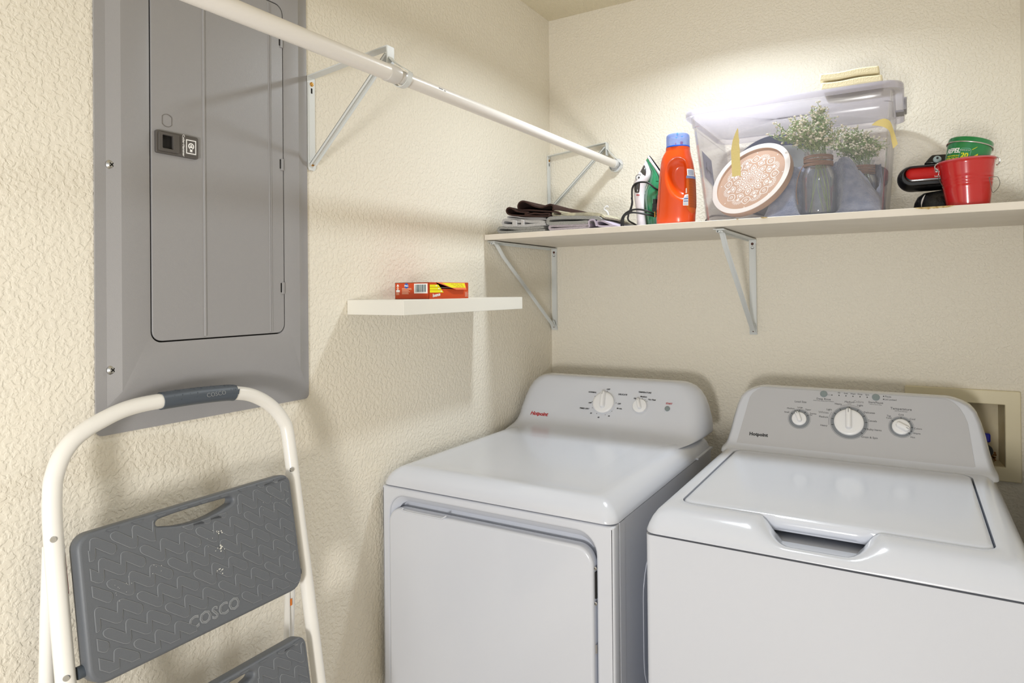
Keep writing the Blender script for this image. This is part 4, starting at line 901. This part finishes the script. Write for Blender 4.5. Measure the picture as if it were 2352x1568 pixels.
mb = MB(); mb.lathe([(.0354, 1.8830), (.0352, 1.912), (.0345, 1.9175), (.031, 1.921), (.001, 1.9225)], 40, T=TC); capo = mb.build('cap', M['capblue'], t)
mb = MB(); mb.lathe([(.0001, 1.8835), (.012, 1.8836), (.0115, 1.889), (.0001, 1.889)], 20, T=TC); mb.tube([(.683, YB, 1.884), (.683, YB, 1.896), (.6835, YB, 1.899)], .0042, 10); mb.box((.6635, YB-.004, 1.884), (.6655, YB+.004, 1.896)); mb.build('pour_spout', M['pinkcap'], t, bevel=.0006)
mb = MB()
for x, z in ((.681, 1.918), (.681, 1.9135), (.693, 1.908), (.678, 1.9055)):
    d = math.sqrt(max(0, .0356**2-(x-.6718)**2)); mb.add([(x-.004, YB-d, z+.001), (x, YB-d-.0006, z-.0022), (x+.004, YB-d+.0004, z+.001)], [(0, 1, 2)])
mb.build('cap_marks', M['dot'], capo)

# --- clear storage bin with lid, tape, sticker and latch
t = bin_ = thing('storage_bin', 'large clear plastic storage bin with cloudy lid on the shelf, holding decorations', 'storage bin', (.99, -.28, ZS))
Z0, Z1, WT = ZS+.0008, 1.957, .0022
def binring(z, ins=0):
    k = (z-Z0)/(Z1-Z0); k2 = k+(.10 if z > 1.925 else 0)
    return roundrect_ring(lerp(.7615, .7265, k2)+ins, lerp(1.2320, 1.2545, k2)-ins, lerp(-.474, -.492, k2)+ins, lerp(-.070, -.045, k2)-ins, .030-ins, z, n=8, nx=10, ny=8)
mb = MB(); zs = [Z0, 1.70, 1.80, 1.90, 1.925, 1.9265, Z1]
mb.loft([binring(z) for z in zs]+[binring(z, WT) for z in reversed(zs[1:])]+[binring(Z0+WT, WT)]); mb.build('bin_body', M['bin'], t, sharp=50)
mb = MB()                                      # lid: skirted rim, inner well and top face
LR = lambda ins, z: roundrect_ring(.7055+ins, 1.2775-ins, -.507+ins, -.030-ins, max(.052-ins, .012), z, n=10, nx=10, ny=8)
mb.loft([LR(.235, 1.9705), LR(.022, 1.9705), LR(.016, 1.9755), LR(.003, 1.9750), LR(0, 1.9700), LR(0, 1.9560), LR(.0035, 1.9560), LR(.0035, 1.968), LR(.0045, 1.9722), LR(.0185, 1.9730), LR(.0245, 1.9685), LR(.235, 1.9685)])
mb.build('lid', M['lid'], t, sharp=50)
mb = MB(); mb.box((1.2755, -.30, 1.940), (1.2835, -.235, 1.976)); mb.box((1.2560, -.295, 1.935), (1.2775, -.240, 1.942)); mb.build('latch', mat('latch_grey', (150, 148, 152), .35), t, bevel=.002)
def tape(pts, y, name='masking_tape'):
    mb = MB(); mb.add([(x, y+(z-1.8)*-.055, z) for x, z in pts]+[(x, y-.0005+(z-1.8)*-.055, z) for x, z in pts], [tuple(range(len(pts))), tuple(range(2*len(pts)-1, len(pts)-1, -1))]+[(i, (i+1) % len(pts), len(pts)+(i+1) % len(pts), len(pts)+i) for i in range(len(pts))]); return mb.build(name, M['tape'], t)
def BQ(px, py):       # detail-sheet coordinates of the bin front, metres
    return (.7285+(px-1583)*.001122, 1.9585-(py-275)*.0 - 0)
tape([(.8455, 1.7665), (.8445, 1.800), (.8440, 1.842), (.8490, 1.870), (.8570, 1.8905), (.8640, 1.9045), (.8655, 1.900), (.8660, 1.880), (.8680, 1.868), (.8668, 1.860), (.8690, 1.840), (.8685, 1.812), (.8700, 1.788), (.8690, 1.7660), (.862, 1.7690), (.854, 1.7670)], -.4846)
mb = MB(); c_ = [Vector(p) for p in ((1.2035, -.4905, 1.8665), (1.212, -.4910, 1.8735), (1.224, -.4915, 1.8785), (1.236, -.4905, 1.8780), (1.246, -.483, 1.8700), (1.254, -.468, 1.845), (1.2615, -.462, 1.8150))]
d_ = [Vector(p) for p in ((1.2038, -.4905, 1.8658), (1.216, -.4905, 1.8628), (1.228, -.4908, 1.8590), (1.2375, -.489, 1.8530), (1.2440, -.483, 1.8440), (1.2480, -.470, 1.822), (1.2510, -.463, 1.8040))]
a_, b_ = smooth(c_, 4), smooth(d_, 4); mb.strip(a_, b_); mb.strip([p+Vector((.0004, -.0005, 0)) for p in a_], [p+Vector((.0004, -.0005, 0)) for p in b_]); mb.build('masking_tape', M['tape'], t)
# sticker on the left end wall and the care mark on the back
mb = MB()
def endw(y, z): k = (z-Z0)/(Z1-Z0); return (lerp(.7615, .7265, k)+WT+.0008, y, z)
mb.add([endw(-.41, 1.785), endw(-.30, 1.765), endw(-.30, 1.855), endw(-.41, 1.868)], [(0, 1, 2, 3)]); mb.add([tuple(Vector(endw(*q))+Vector((.0004, 0, 0))) for q in ((-.375, 1.805), (-.368, 1.804), (-.368, 1.840), (-.375, 1.840))]+[tuple(Vector(endw(*q))+Vector((.0004, 0, 0))) for q in ((-.335, 1.795), (-.328, 1.794), (-.328, 1.830), (-.335, 1.830))]+[tuple(Vector(endw(*q))+Vector((.0004, 0, 0))) for q in ((-.385, 1.815), (-.320, 1.805), (-.320, 1.811), (-.385, 1.821))], [(0, 1, 2, 3), (4, 5, 6, 7), (8, 9, 10, 11)], 1)
mb.build('sticker', [M['sticker'], mat('sticker_mark', (84, 88, 102), .5)], t)
mb = MB(); mb.box((.972, -.100, 1.9625), (1.000, -.085, 1.9650)); mb.box((.985, -.110, 1.9600), (.995, -.100, 1.9650), 1); mb.build('corner_sticker', [M['yellow'], M['inkred']], t)

# mandala plaque: round wooden frame with carved white pattern
MN = Vector((-.341, -.796, .499)).normalized(); MC = Vector((.8715, -.358, 1.7762)); me1 = MN.cross(Vector((0, 0, 1))).normalized()*-1; me2 = MN.cross(me1).normalized()
if me2.z < 0: me2 = -me2
MT = frame(MC, me1, me2, MN); RM = .1285
t = thing('mandala_plaque', 'round wooden plaque with carved white mandala and white rim inside the bin', 'wall plaque', MC-Vector((0, 0, .115)))
mb = MB(); mb.lathe([(.001, -.016), (RM, -.016), (RM+.0005, .0000), (RM, .0025), (RM-.0165, .0025), (RM-.0170, -.004), (.001, -.004)], 72, T=MT); mb.build('wood_disc', M['wood'], t, sharp=40)
mb = MB(); mb.lathe([(RM-.0005, .0024), (RM+.0002, .0042), (RM-.0160, .0042), (RM-.0168, -.003), (RM-.0166, -.004)], 72, T=MT, caps=False); mb.build('rim', M['mwhite'], t, sharp=40)
def leaf(r0, r1, w, sc=1, tip=1, n=9):
    """outline of a petal between radii r0 and r1, half-width w, scaled about its middle"""
    out = []; c = (r0+r1)/2
    L = [(r0+(r1-r0)*i/n, w*math.sin(PI*min(1, (i/n)**.8))**.75*(1 if i/n < .75 else 1-.15*(i/n-.75)*4)) for i in range(n+1)]
    pts = [(x, h) for x, h in L]+[(x, -h) for x, h in reversed(L[1:-1])]
    return [(c+(x-c)*sc, y*sc) for x, y in pts]
mb = MB(); MZ = MT @ Matrix.Translation((0, 0, -.0037))
def ringpetals(n, r0, r1, w, a0, th=.26, core=.38, scall=False):
    for k in range(n):
        T = MZ @ Matrix.Rotation(a0+2*PI*k/n, 4, 'Z')
        o = leaf(r0, r1, w); i_ = leaf(r0, r1, w, 1-th)
        m_ = len(o); mb.add([(x, y, 0) for x, y in o]+[(x, y, 0) for x, y in i_], [(j, (j+1) % m_, m_+(j+1) % m_, m_+j) for j in range(m_)], 0, T)
        if core: c = leaf(r0, r1, w, core); mb.add([(x-(r1-r0)*.03, y, 0) for x, y in c], [tuple(range(len(c)))], 0, T)
def arcs(n, r, half, a0, wid=.0022, teeth=True):
    for k in range(n):
        T = MZ @ Matrix.Rotation(a0+2*PI*k/n, 4, 'Z') @ Matrix.Translation((r, 0, 0))
        for q, rr in enumerate((half, half*.68)):
            A_ = [math.radians(-100+200*i/14) for i in range(15)]
            mb.strip([(math.cos(a)*rr*.75, math.sin(a)*rr, 0) for a in A_], [(math.cos(a)*(rr-wid)*.75, math.sin(a)*(rr-wid), 0) for a in A_], 0, T)
        mb.add([(math.cos(a)*half*.32-half*.12, math.sin(a)*half*.36, 0) for a in [2*PI*i/8 for i in range(8)]], [tuple(range(8))], 0, T)
        if teeth:
            for i in range(9):
                a = math.radians(-80+160*i/8); c = (math.cos(a)*(half+.0022)*.8, math.sin(a)*(half+.0022)); mb.add([(c[0]+math.cos(b)*.0016, c[1]+math.sin(b)*.0016, 0) for b in [2*PI*i/6 for i in range(6)]], [tuple(range(6))], 0, T)
for k in range(12):
    T = MZ @ Matrix.Rotation(2*PI*k/12, 4, 'Z'); mb.add([(.0035, 0, 0), (.006, .0011, 0), (.0085, 0, 0), (.006, -.0011, 0)], [(0, 1, 2, 3)], 0, T)
ringpetals(8, .0095, .0185, .0048, .1, .3, .3); ringpetals(8, .017, .041, .0098, .1+PI/8, .24, .40); ringpetals(8, .033, .058, .0095, .1, .24, .42)
ringpetals(8, .051, .073, .0110, .1+PI/8, .2, .5); ringpetals(8, .064, .093, .0150, .1, .17, 0); ringpetals(8, .072, .084, .0055, .1, .4, .2); arcs(8, .078, .0158, .1+PI/8)
for k in range(8):
    for r, a in ((.103, .1), (.062, .1+PI/16*1.0), (.062, .1-PI/16*1.0), (.045, .1+PI/8)):
        T = MZ @ Matrix.Rotation(a+2*PI*k/8, 4, 'Z'); mb.add([(r+math.cos(b)*.0024, math.sin(b)*.0018, 0) for b in [2*PI*i/8 for i in range(8)]], [tuple(range(8))], 0, T)
mb.build('carving', M['mwhite'], t)

def dish(name, label, c, n_, r, m, cat='plate'):
    n_ = Vector(n_).normalized(); e1 = n_.cross(Vector((0, 0, 1))).normalized(); T = frame(c, e1, n_.cross(e1), n_); mb = MB()
    mb.lathe([(.001, 0), (r*.62, 0), (r*.70, .004), (r*.97, .0115), (r, .0125), (r*.985, .0145), (r*.69, .008), (r*.60, .0035), (.001, .0035)], 56, T=T); return tag(mb.build(name, m), label, cat)
dish('dinner_plate', 'dark navy round plate standing behind the wooden mandala plaque', (.908, -.180, 1.806), (-.12, -.95, .28), .142, M['navy'])
dish('dinner_plate', 'grey round plate leaning in front of the navy plate inside the bin', (.947, -.225, 1.776), (-.05, -.95, .30), .124, M['plategrey'])

# blanket heaped in the bin
mb = MB(); nx, ny = 64, 44; BXa, BXb, BYa, BYb = .905, 1.226, -.455, -.085
def bl(x, y):
    fr = interp([(.905, .0), (.925, .035), (.945, .075), (.965, .115), (.985, .160), (1.03, .150), (1.08, .150), (1.11, .160), (1.14, .150), (1.165, .128), (1.19, .092), (1.215, .050), (1.226, .018)], x)[0]
    bk = interp([(.905, .0), (.94, .10), (1.0, .13), (1.12, .12), (1.16, .150), (1.20, .165), (1.220, .150), (1.226, .02)], x)[0]
    h = max(fr*sstep((y+.452)/.085)*(1-.35*sstep((y+.30)/.08)), bk*sstep((y+.33)/.09))*sstep((-.09-y)/.03)**.5
    h *= sstep((x-BXa)/.03)**.5*sstep((BXb-x)/.01)**.5
    d = math.hypot((x-1.0665)/.060, (y+.404)/.062); h *= sstep((d-.78)/.36)
    d2 = math.hypot((x-1.168)/.055, (y+.245)/.055); h *= sstep((d2-.72)/.25)
    if x < 1.06: h *= lerp(sstep((-.232-y)/.03), 1, sstep((x-1.03)/.03))
    h += .0065*math.sin(38*x+17*y+3*math.sin(22*y))*min(1, h/.05)+.004*math.sin(70*x-44*y)*min(1, h/.05)+.016*noise.noise(Vector((x*18, y*18, 3)))+.007*noise.noise(Vector((x*55, y*55, 9)))*min(1, h/.05)
    if x < 1.0:        # stay behind the leaning plaque
        lim = MC.z+(-.022-MN.x*(x-MC.x)-MN.y*(y-MC.y))/MN.z-ZS-.0035
        h = min(h, max(lim, 0))
    return ZS+.0035+max(h, 0)
g = [[(lerp(BXa, BXb, i/nx), lerp(BYa, BYb, j/ny), bl(lerp(BXa, BXb, i/nx), lerp(BYa, BYb, j/ny))) for i in range(nx+1)] for j in range(ny+1)]
for a, b in zip(g, g[1:]): mb.strip(a, b)
fl = [[(p[0], p[1], ZS+.0032) for p in r] for r in g]
for a, b in zip(fl, fl[1:]): mb.strip(b, a)
tag(mb.build('fleece_blanket', M['blanket'], sharp=0), 'slate blue fleece blanket bunched up inside the clear bin', 'blanket')

# mason jars with faux flowers
def jar(x, y, z0, s, sz, cxo, label, glabel, seed, spread, up, flowers):
    T = Matrix.Translation((x, y, z0)) @ Matrix.Diagonal((s, s, sz, 1))
    t = thing('mason_jar', label, 'jar', (x, y, z0), 'glass jars in the storage bin')
    mb = MB(); mb.lathe([(.001, 0), (.036, 0), (.0400, .004), (.0415, .012), (.0415, .088), (.0400, .100), (.0345, .113), (.0315, .119), (.0315, .150), (.0335, .1515), (.0335, .1545), (.0300, .1545), (.0290, .150), (.0290, .120), (.0320, .112), (.0375, .099), (.039, .088), (.039, .012), (.0375, .006), (.001, .005)], 40, T=T); mb.build('glass', M['glass'], t, sharp=60)
    mb = MB(); rnd = random.Random(seed)
    for k in range(11):
        zc = .121+.0022*k+rnd.uniform(-.001, .001); ti = rnd.uniform(-.0035, .0035); ph = rnd.random()*6
        mb.tube([(.0333*math.cos(a), .0333*math.sin(a), zc+ti*math.sin(a+ph)) for a in [2*PI*q/28 for q in range(29)]], .0014, 6, T=T, caps=False)
    mb.tube(smooth([(-.033, -.012, .125), (-.041, -.018, .108), (-.0475, -.020, .085), (-.050, -.020, .055), (-.0465, -.018, .03)], 5), .0011, 6, T=T)
    mb.build('twine', M['twine'], t)
    f = thing('flower_bunch', flowers, 'artificial flowers', (x, y, z0+.01), 'bunches of artificial flowers in jars'); rnd = random.Random(seed+5)
    st = MB(); bl_ = MB(); lf = MB(); neck = Vector((x, y, z0+.15*sz))
    def blob(c, r):
        vs = []; a0 = rnd.random()*6
        for q, (zz_, rr) in enumerate(((1, 0), (.45, .9), (-.45, .9), (-1, 0))):
            if rr == 0: vs.append(c+Vector((0, 0, zz_*r*.8)))
            else: vs += [c+Vector((math.cos(a0+2*PI*k/5+q)*r*rr*rnd.uniform(.75, 1.2), math.sin(a0+2*PI*k/5+q)*r*rr*rnd.uniform(.75, 1.2), zz_*r*.8)) for k in range(5)]
        fs = [(0, 1+k, 1+(k+1) % 5) for k in range(5)]+[(1+k, 6+k, 6+(k+1) % 5, 1+(k+1) % 5) for k in range(5)]+[(6+k, 11, 6+(k+1) % 5) for k in range(5)]
        bl_.add(vs, fs)
    for k in range(46):
        a = rnd.uniform(0, 2*PI); q = math.sqrt(rnd.random()); tip = neck+Vector((cxo+math.cos(a)*spread[0]*q, math.sin(a)*spread[1]*q, up*(1-.55*q*q)*rnd.uniform(.72, 1.05)))
        tip.x = min(tip.x, 1.238); tip.z = min(tip.z, 1.944); root = neck+Vector((rnd.uniform(-.02, .02), rnd.uniform(-.02, .02), 0))*s
        mid = root.lerp(tip, .5)+Vector((0, 0, .012)); path = smooth([root, mid, tip], 4); st.tube(path, .0008, 5)
        for j in range(9):
            b0 = path[rnd.randrange(2, len(path))]; e = b0+Vector((rnd.gauss(0, .013), rnd.gauss(0, .011), abs(rnd.gauss(.006, .011)))); e.x = min(e.x, 1.240)
            st.tube([b0, e], .0006, 4)
            if e.z > neck.z+.012 or rnd.random() < .3:
                for _ in range(rnd.choice((1, 2, 2, 3))): c = e+Vector((rnd.gauss(0, .0030), rnd.gauss(0, .0030), rnd.gauss(.001, .0022))); blob(c, rnd.uniform(.0020, .0044))
            else:
                pass
            for _ in range(5):
                c = b0.lerp(e, rnd.random()); d = Vector((rnd.gauss(0, 1), rnd.gauss(0, 1), rnd.gauss(.3, 1))).normalized()*rnd.uniform(.006, .011); n_ = d.orthogonal().normalized()*.0018
                lf.add([c, c+d*.5+n_, c+d, c+d*.5-n_], [(0, 1, 2, 3)])
    for k in range(9):
        a = rnd.uniform(0, 6.28); b_ = Vector((x+math.cos(a)*.026*s, y+math.sin(a)*.026*s, z0+.012)); st.tube(smooth([neck+Vector((rnd.uniform(-.015, .015), rnd.uniform(-.015, .015), 0)), neck.lerp(b_, .5)+Vector((rnd.uniform(-.01, .01), 0, 0)), b_], 4), .0010, 5)
    st.build('stems', M['stem'], f)['kind'] = 'stuff'; o = bl_.build('blossoms', M['blossom'], f); o['kind'] = 'stuff'; o = lf.build('leaves', M['stem'], f); o['kind'] = 'stuff'
jar(1.0665, -.408, ZS+.0035, 1.12, 1.17, -.022, 'clear glass mason jar with brown twine neck, front of the two in the bin', '', 11, (.092, .055), .125, 'taller bunch of artificial white baby breath flowers, in the front jar')
jar(1.168, -.245, ZS+.0035, 1.0, 1.10, -.015, 'clear glass mason jar with twine, half buried in the blanket behind', '', 23, (.072, .06), .092, 'smaller bunch of artificial white flowers in the rear jar, at the right')

# --- folded cream pads on the bin lid
def pad(name, z, x0, x1, label, tilt, lift):
    mb = MB(); rings = []
    for j in range(13):
        y = lerp(-.487, -.375, j/12); pts = []
        for i in range(17):
            x = lerp(x0, x1, i/16); s = .0012*math.sin(x*60+j*.4)
            pts.append((x, y, z+s+tilt*(x-x0)))
        up = [(p[0], p[1], p[2]+.0195+lift*(i/16)) for i, p in enumerate(pts)]; ring = pts+list(reversed(up))
        rings.append(ring)
    mb.loft(rings); o = mb.build(name, M['cream'], bevel=.004, sharp=60, seg=3); tag(o, label, 'cloth pad', 'folded cream pads on the bin lid'); return o
pad('foam_pad', 1.9785, 1.083, 1.229, 'lower cream folded cloth pad lying on the bin lid', .0, .000)
pad('foam_pad', 2.0030, 1.080, 1.222, 'upper cream folded cloth pad, resting on the lower one', .0, .000)

# --- dark round disc of unknown use, set on the wall behind the bin
mb = MB(); mb.lathe([(.001, 0), (.033, 0), (.036, .005), (.036, .022), (.033, .026), (.001, .026)], 40, T=frame((1.1985, -.0005, 1.797), (0, 0, 1), (1, 0, 0), (0, -1, 0)))
tag(mb.build('dark_disc', M['hose']), 'dark round disc on the back wall, peeking past the right end of the bin', 'disk')
# --- black pouch, speaker in its case, small black gadget
mb = MB(); rings = []
for z, xa, xb, hw in ((ZS+.0004, 1.298, 1.43, .042), (1.655, 1.2955, 1.433, .046), (1.675, 1.299, 1.433, .046), (1.692, 1.307, 1.431, .041), (1.702, 1.321, 1.425, .031), (1.7055, 1.340, 1.41, .016)):
    c, a = (xa+xb)/2, (xb-xa)/2; rings.append([(c+a*math.copysign(abs(math.cos(q))**.85, math.cos(q))+.002*math.sin(5*q), -.285+hw*math.copysign(abs(math.sin(q))**.85, math.sin(q))+.003*math.sin(4*q+z*90), z+.0015*math.sin(3*q)) for q in [2*PI*k/36 for k in range(36)]])
mb.loft(rings); o = mb.build('leather_pouch', M['leather'], sharp=60); tag(o, 'soft black leather pouch on the shelf underneath the red speaker', 'pouch')
mb = MB(); mb.tube(smooth([(1.3235, -.327, 1.694), (1.3185, -.332, 1.683), (1.3150, -.334, 1.670), (1.3145, -.333, 1.660)], 4), [.0004, .0008, .0012, .0016, .0019, .002, .002, .002, .0018, .0014, .001, .0008, .0004], 6); mb.build('seam_trim', M['white'], o)
t = thing('portable_speaker', 'red pill shaped portable speaker in its black case, lying behind the red bucket', 'speaker', (1.34, -.285, 1.7055))
CX0, CX1, CZ, CY = 1.2935, 1.390, 1.7440, -.290
def capsule(mb, x0, x1, r, ry, cz, cy, m=0, n=30, cut=None):
    rings = []
    for i in range(9): a = math.radians(90-90*i/8*1.0); rings.append((x0-r*math.sin(a), max(r*math.cos(a), .0004)))
    rings += [(x1+r*math.sin(a), max(r*math.cos(a), .0004)) for a in [math.radians(90*i/8) for i in range(9)]]
    mb.loft([[(x, cy+ry/r*rr*math.cos(q), cz+rr*math.sin(q)) for q in [2*PI*k/n for k in range(n)]] for x, rr in rings], m)
mb = MB(); capsule(mb, CX0, CX1, .0365, .030, CZ, CY)
# the case front is open: a raised lip around a stadium opening
mb.build('case', M['casebl'], t, sharp=60)
mb = MB(); TFs = frame((0, CY-.0275, 0), (1, 0, 0), (0, 0, 1), (0, -1, 0))
def stad(x0, x1, cz, r): return [(x0-r*math.sin(a), cz+r*math.cos(a)) for a in [math.radians(180*i/14) for i in range(15)]]+[(x1+r*math.sin(a), cz-r*math.cos(a)) for a in [math.radians(180*i/14) for i in range(15)]]
plate(mb, [stad(CX0+.0, CX1, CZ+.004, .0275), stad(CX0+.002, CX1, CZ+.009, .0195)], TFs, .0065, .003); mb.build('case_lip', M['casebl'], t)
mb = MB(); capsule(mb, CX0+.002, CX1-.002, .0195, .019, CZ+.009, CY-.0170); sp = mb.build('speaker_grille', M['redgr'], t, sharp=60)
mb = MB(); TT = frame((1.3520, CY-.0366, CZ+.013), (1, 0, 0), (0, 0, 1), (0, -1, 0))
plate(mb, [circ(0, 0, .0078, 28)], TT, .0003, m=0); text(mb, 'b', .0145, TT @ Matrix.Translation((-.0004, .0002, .0005)), 1, offset=.0006, ext=.0003)
text(mb, 'beats', .0058, TT @ Matrix.Translation((0, -.0150, -.0008)), 1, ext=.0006, offset=.0001); mb.build('speaker_emblem', [M['red'], M['white']], sp)
t = thing('black_gadget', 'small black gadget with a round white lens ring on top of the speaker', 'gadget', (1.345, -.290, 1.7805))
MV = Matrix.Translation((.004, .048, .0185))
mb = MB(); mb.add([(1.318, -.355, 1.7625), (1.372, -.355, 1.7625), (1.376, -.350, 1.785), (1.338, -.350, 1.7865), (1.330, -.352, 1.778), (1.318, -.315, 1.7625), (1.372, -.315, 1.7625), (1.376, -.320, 1.785), (1.338, -.320, 1.7865), (1.330, -.318, 1.778)],
                  [(0, 1, 2, 3, 4), (9, 8, 7, 6, 5), (0, 5, 6, 1), (1, 6, 7, 2), (2, 7, 8, 3), (3, 8, 9, 4), (4, 9, 5, 0)]); mb.v = [MV @ p for p in mb.v]; mb.build('housing', M['casebl'], t, bevel=.003)
mb = MB(); T = frame((1.349, -.3560, 1.7715), (1, 0, .15), (-.15, 0, 1), (0, -1, 0)); mb.lathe([(.0095, 0), (.0098, .002), (.0075, .0048), (.0003, .0055)], 28, T=T); mb.v = [MV @ p for p in mb.v]; mb.build('lens_ring', mat('lens_white', (170, 190, 192), .25), t)
mb = MB(); mb.cyl(T @ Vector((.001, .003, .005)), (0, -1, 0), .0030, .0015, 16); mb.v = [MV @ p for p in mb.v]; mb.build('lens', M['leather'], t)

# --- red bucket with bail handle, green citronella tin inside
KX, KY = 1.4155, -.405
t = thing('red_bucket', 'small shiny red metal bucket with wire bail handle, near the shelf end', 'bucket', (KX, KY, ZS))
T = Matrix.Translation((KX, KY, ZS+.0006)) @ Matrix.Rotation(math.radians(-1.5), 4, 'Y')
mb = MB(); rb = lambda z: lerp(.0455, .0618, z/.122)
P = [(.001, 0), (rb(0)-.001, 0), (rb(0), .001)]
for z in (.01, .03, .05, .058, .0605, .063, .066, .0685, .071, .074, .0765, .079, .085, .10, .112): P.append((rb(z)+(.0011 if z in (.0605, .0685, .0765) else 0), z))
P += [(rb(.116), .116), (rb(.118)+.0006, .1170), (rb(.12)+.0026, .1185), (rb(.12)+.0030, .1205), (rb(.12)+.0018, .1225), (rb(.12)-.0006, .1222), (rb(.12)-.0014, .1200)]
mb.lathe(P, 64, 0, T, caps=False); mb.add([T @ Vector((rb(0)*math.cos(a), rb(0)*math.sin(a), .0005)) for a in [2*PI*k/48 for k in range(48)]], [tuple(range(48))])
mb.lathe([(rb(.12)-.0014, .1200), (rb(0)-.0015, .002), (.001, .002)], 64, 1, T, caps=False); body = mb.build('bucket_body', [M['red'], M['redin']], t, sharp=50)
mb = MB(); mb.lathe([(rb(.12)+.0020, .1180), (rb(.12)+.0034, .1205), (rb(.12)+.0019, .1232), (rb(.12)-.0010, .1228)], 64, 0, T, caps=False); mb.build('rim', M['redin'], t)
mb = MB()
for s in (-1, 1):
    e = T @ Vector((s*.0622, -.012, .112)); mb.tube(smooth([e+Vector((0, -.004, .010)), e+Vector((s*.006, -.003, .004)), e+Vector((s*.005, -.002, -.006)), e+Vector((-s*.001, -.010, -.011))], 4), .0016, 8)
mb.build('handle_ear', M['chrome'], t)
mb = MB(); mb.tube(smooth([T @ Vector(p) for p in ((-.0600, -.022, .101), (-.062, -.020, .085), (-.0575, -.035, .066), (-.0520, -.046, .052))], 5), .0008, 6); mb.build('bail_handle', M['wire'], t)
mb = MB(); mb.tube(smooth([(1.4555, -.450, 1.7103), (1.4640, -.452, 1.7105), (1.4727, -.45, 1.7103), (1.4773, -.45, 1.6965), (1.4738, -.45, 1.6835), (1.4660, -.452, 1.6740), (1.4620, -.452, 1.6735), (1.4585, -.455, 1.690), (1.4552, -.458, 1.7095)], 5), .0007, 6); mb.build('bail_handle', M['wire'], t)
# tin
t = thing('citronella_tin', 'green citronella candle tin with lid, tilted inside the red bucket', 'tin', (KX, KY, 1.70))
TA = Matrix.Translation((1.4205, -.398, 1.7985)) @ Matrix.Rotation(math.radians(13), 4, 'Y') @ Matrix.Rotation(math.radians(-6), 4, 'X')
RT = .0490
mb = MB(); mb.lathe([(.001, -.085), (RT-.007, -.085), (RT-.006, -.083), (RT, .0)], 64, T=TA, caps=False); mb.build('tin_body', M['green'], t)
mb = MB(); mb.lathe([(RT+.0005, -.0012), (RT+.0024, -.0008), (RT+.0028, .0008), (RT+.0018, .0022), (RT+.0006, .0022)], 64, T=TA, caps=False); mb.build('tin_rim', M['tinrim'], t)
mb = MB(); mb.lathe([(RT+.0008, .0022), (RT+.0006, .0120), (RT-.0008, .0140), (RT-.003, .0144), (RT-.0050, .0132), (.001, .0132)], 64, T=TA, caps=False); mb.build('tin_lid', M['green'], t)
def wrap(mb, s, size, ang, z, m, **k):
    vs, fs = text_geo(s, size, **k); out = []
    for v in vs:
        rr = RT+z*.09+.0008+v.z; a = math.radians(ang)+v.x/RT; out.append((rr*math.cos(a), rr*math.sin(a), z+v.y))
    mb.add([TA @ Vector(p) for p in out], fs, m)
mb = MB(); wrap(mb, 'REPEL', .0170, -136, -.0225, 0, shear=.15, offset=.0004, space=.86)
wrap(mb, 'INSECT REPELLENT', .0045, -134, -.0355, 1, space=.9); wrap(mb, 'CITRONELLA', .0105, -131, -.0435, 1, offset=.0002, space=.9); wrap(mb, '20', .0175, -100, -.0345, 1, offset=.0005, space=.95); wrap(mb, 'BURNS UP TO', .0034, -101, -.0215, 0)
wrap(mb, 'HOURS', .0060, -101, -.0465, 0); wrap(mb, 'DEFENSE', .0050, -52, -.0405, 0)
lp = rrect(-.0125, -.056, .0125, -.0165, .006, 5); l2 = rrect(-.0118, -.0553, .0118, -.0172, .0054, 5)
vs = []
for q in (lp, l2):
    for x, z in q: rr = RT+z*.09+.0012; a = math.radians(-100)+x/RT; vs.append(TA @ Vector((rr*math.cos(a), rr*math.sin(a), z)))
n = len(lp); mb.add(vs, [(i, (i+1) % n, n+(i+1) % n, n+i) for i in range(n)], 2)
def onT(a, z, o=.0012): rr = RT+z*.09+o; a = math.radians(a); return TA @ Vector((rr*math.cos(a), rr*math.sin(a), z))
mb.add([onT(-79, -.036), onT(-66, -.0265), onT(-64, -.043), onT(-72, -.045)], [(0, 1, 2, 3)], 1); mb.add([onT(-84, -.0185), onT(-73, -.0105), onT(-72.5, -.0110), onT(-83.5, -.0198)], [(0, 1, 2, 3)], 1)
mb.build('tin_lettering', [M['white'], M['yellow'], mat('ring_pale', (150, 215, 200), .4)], t)
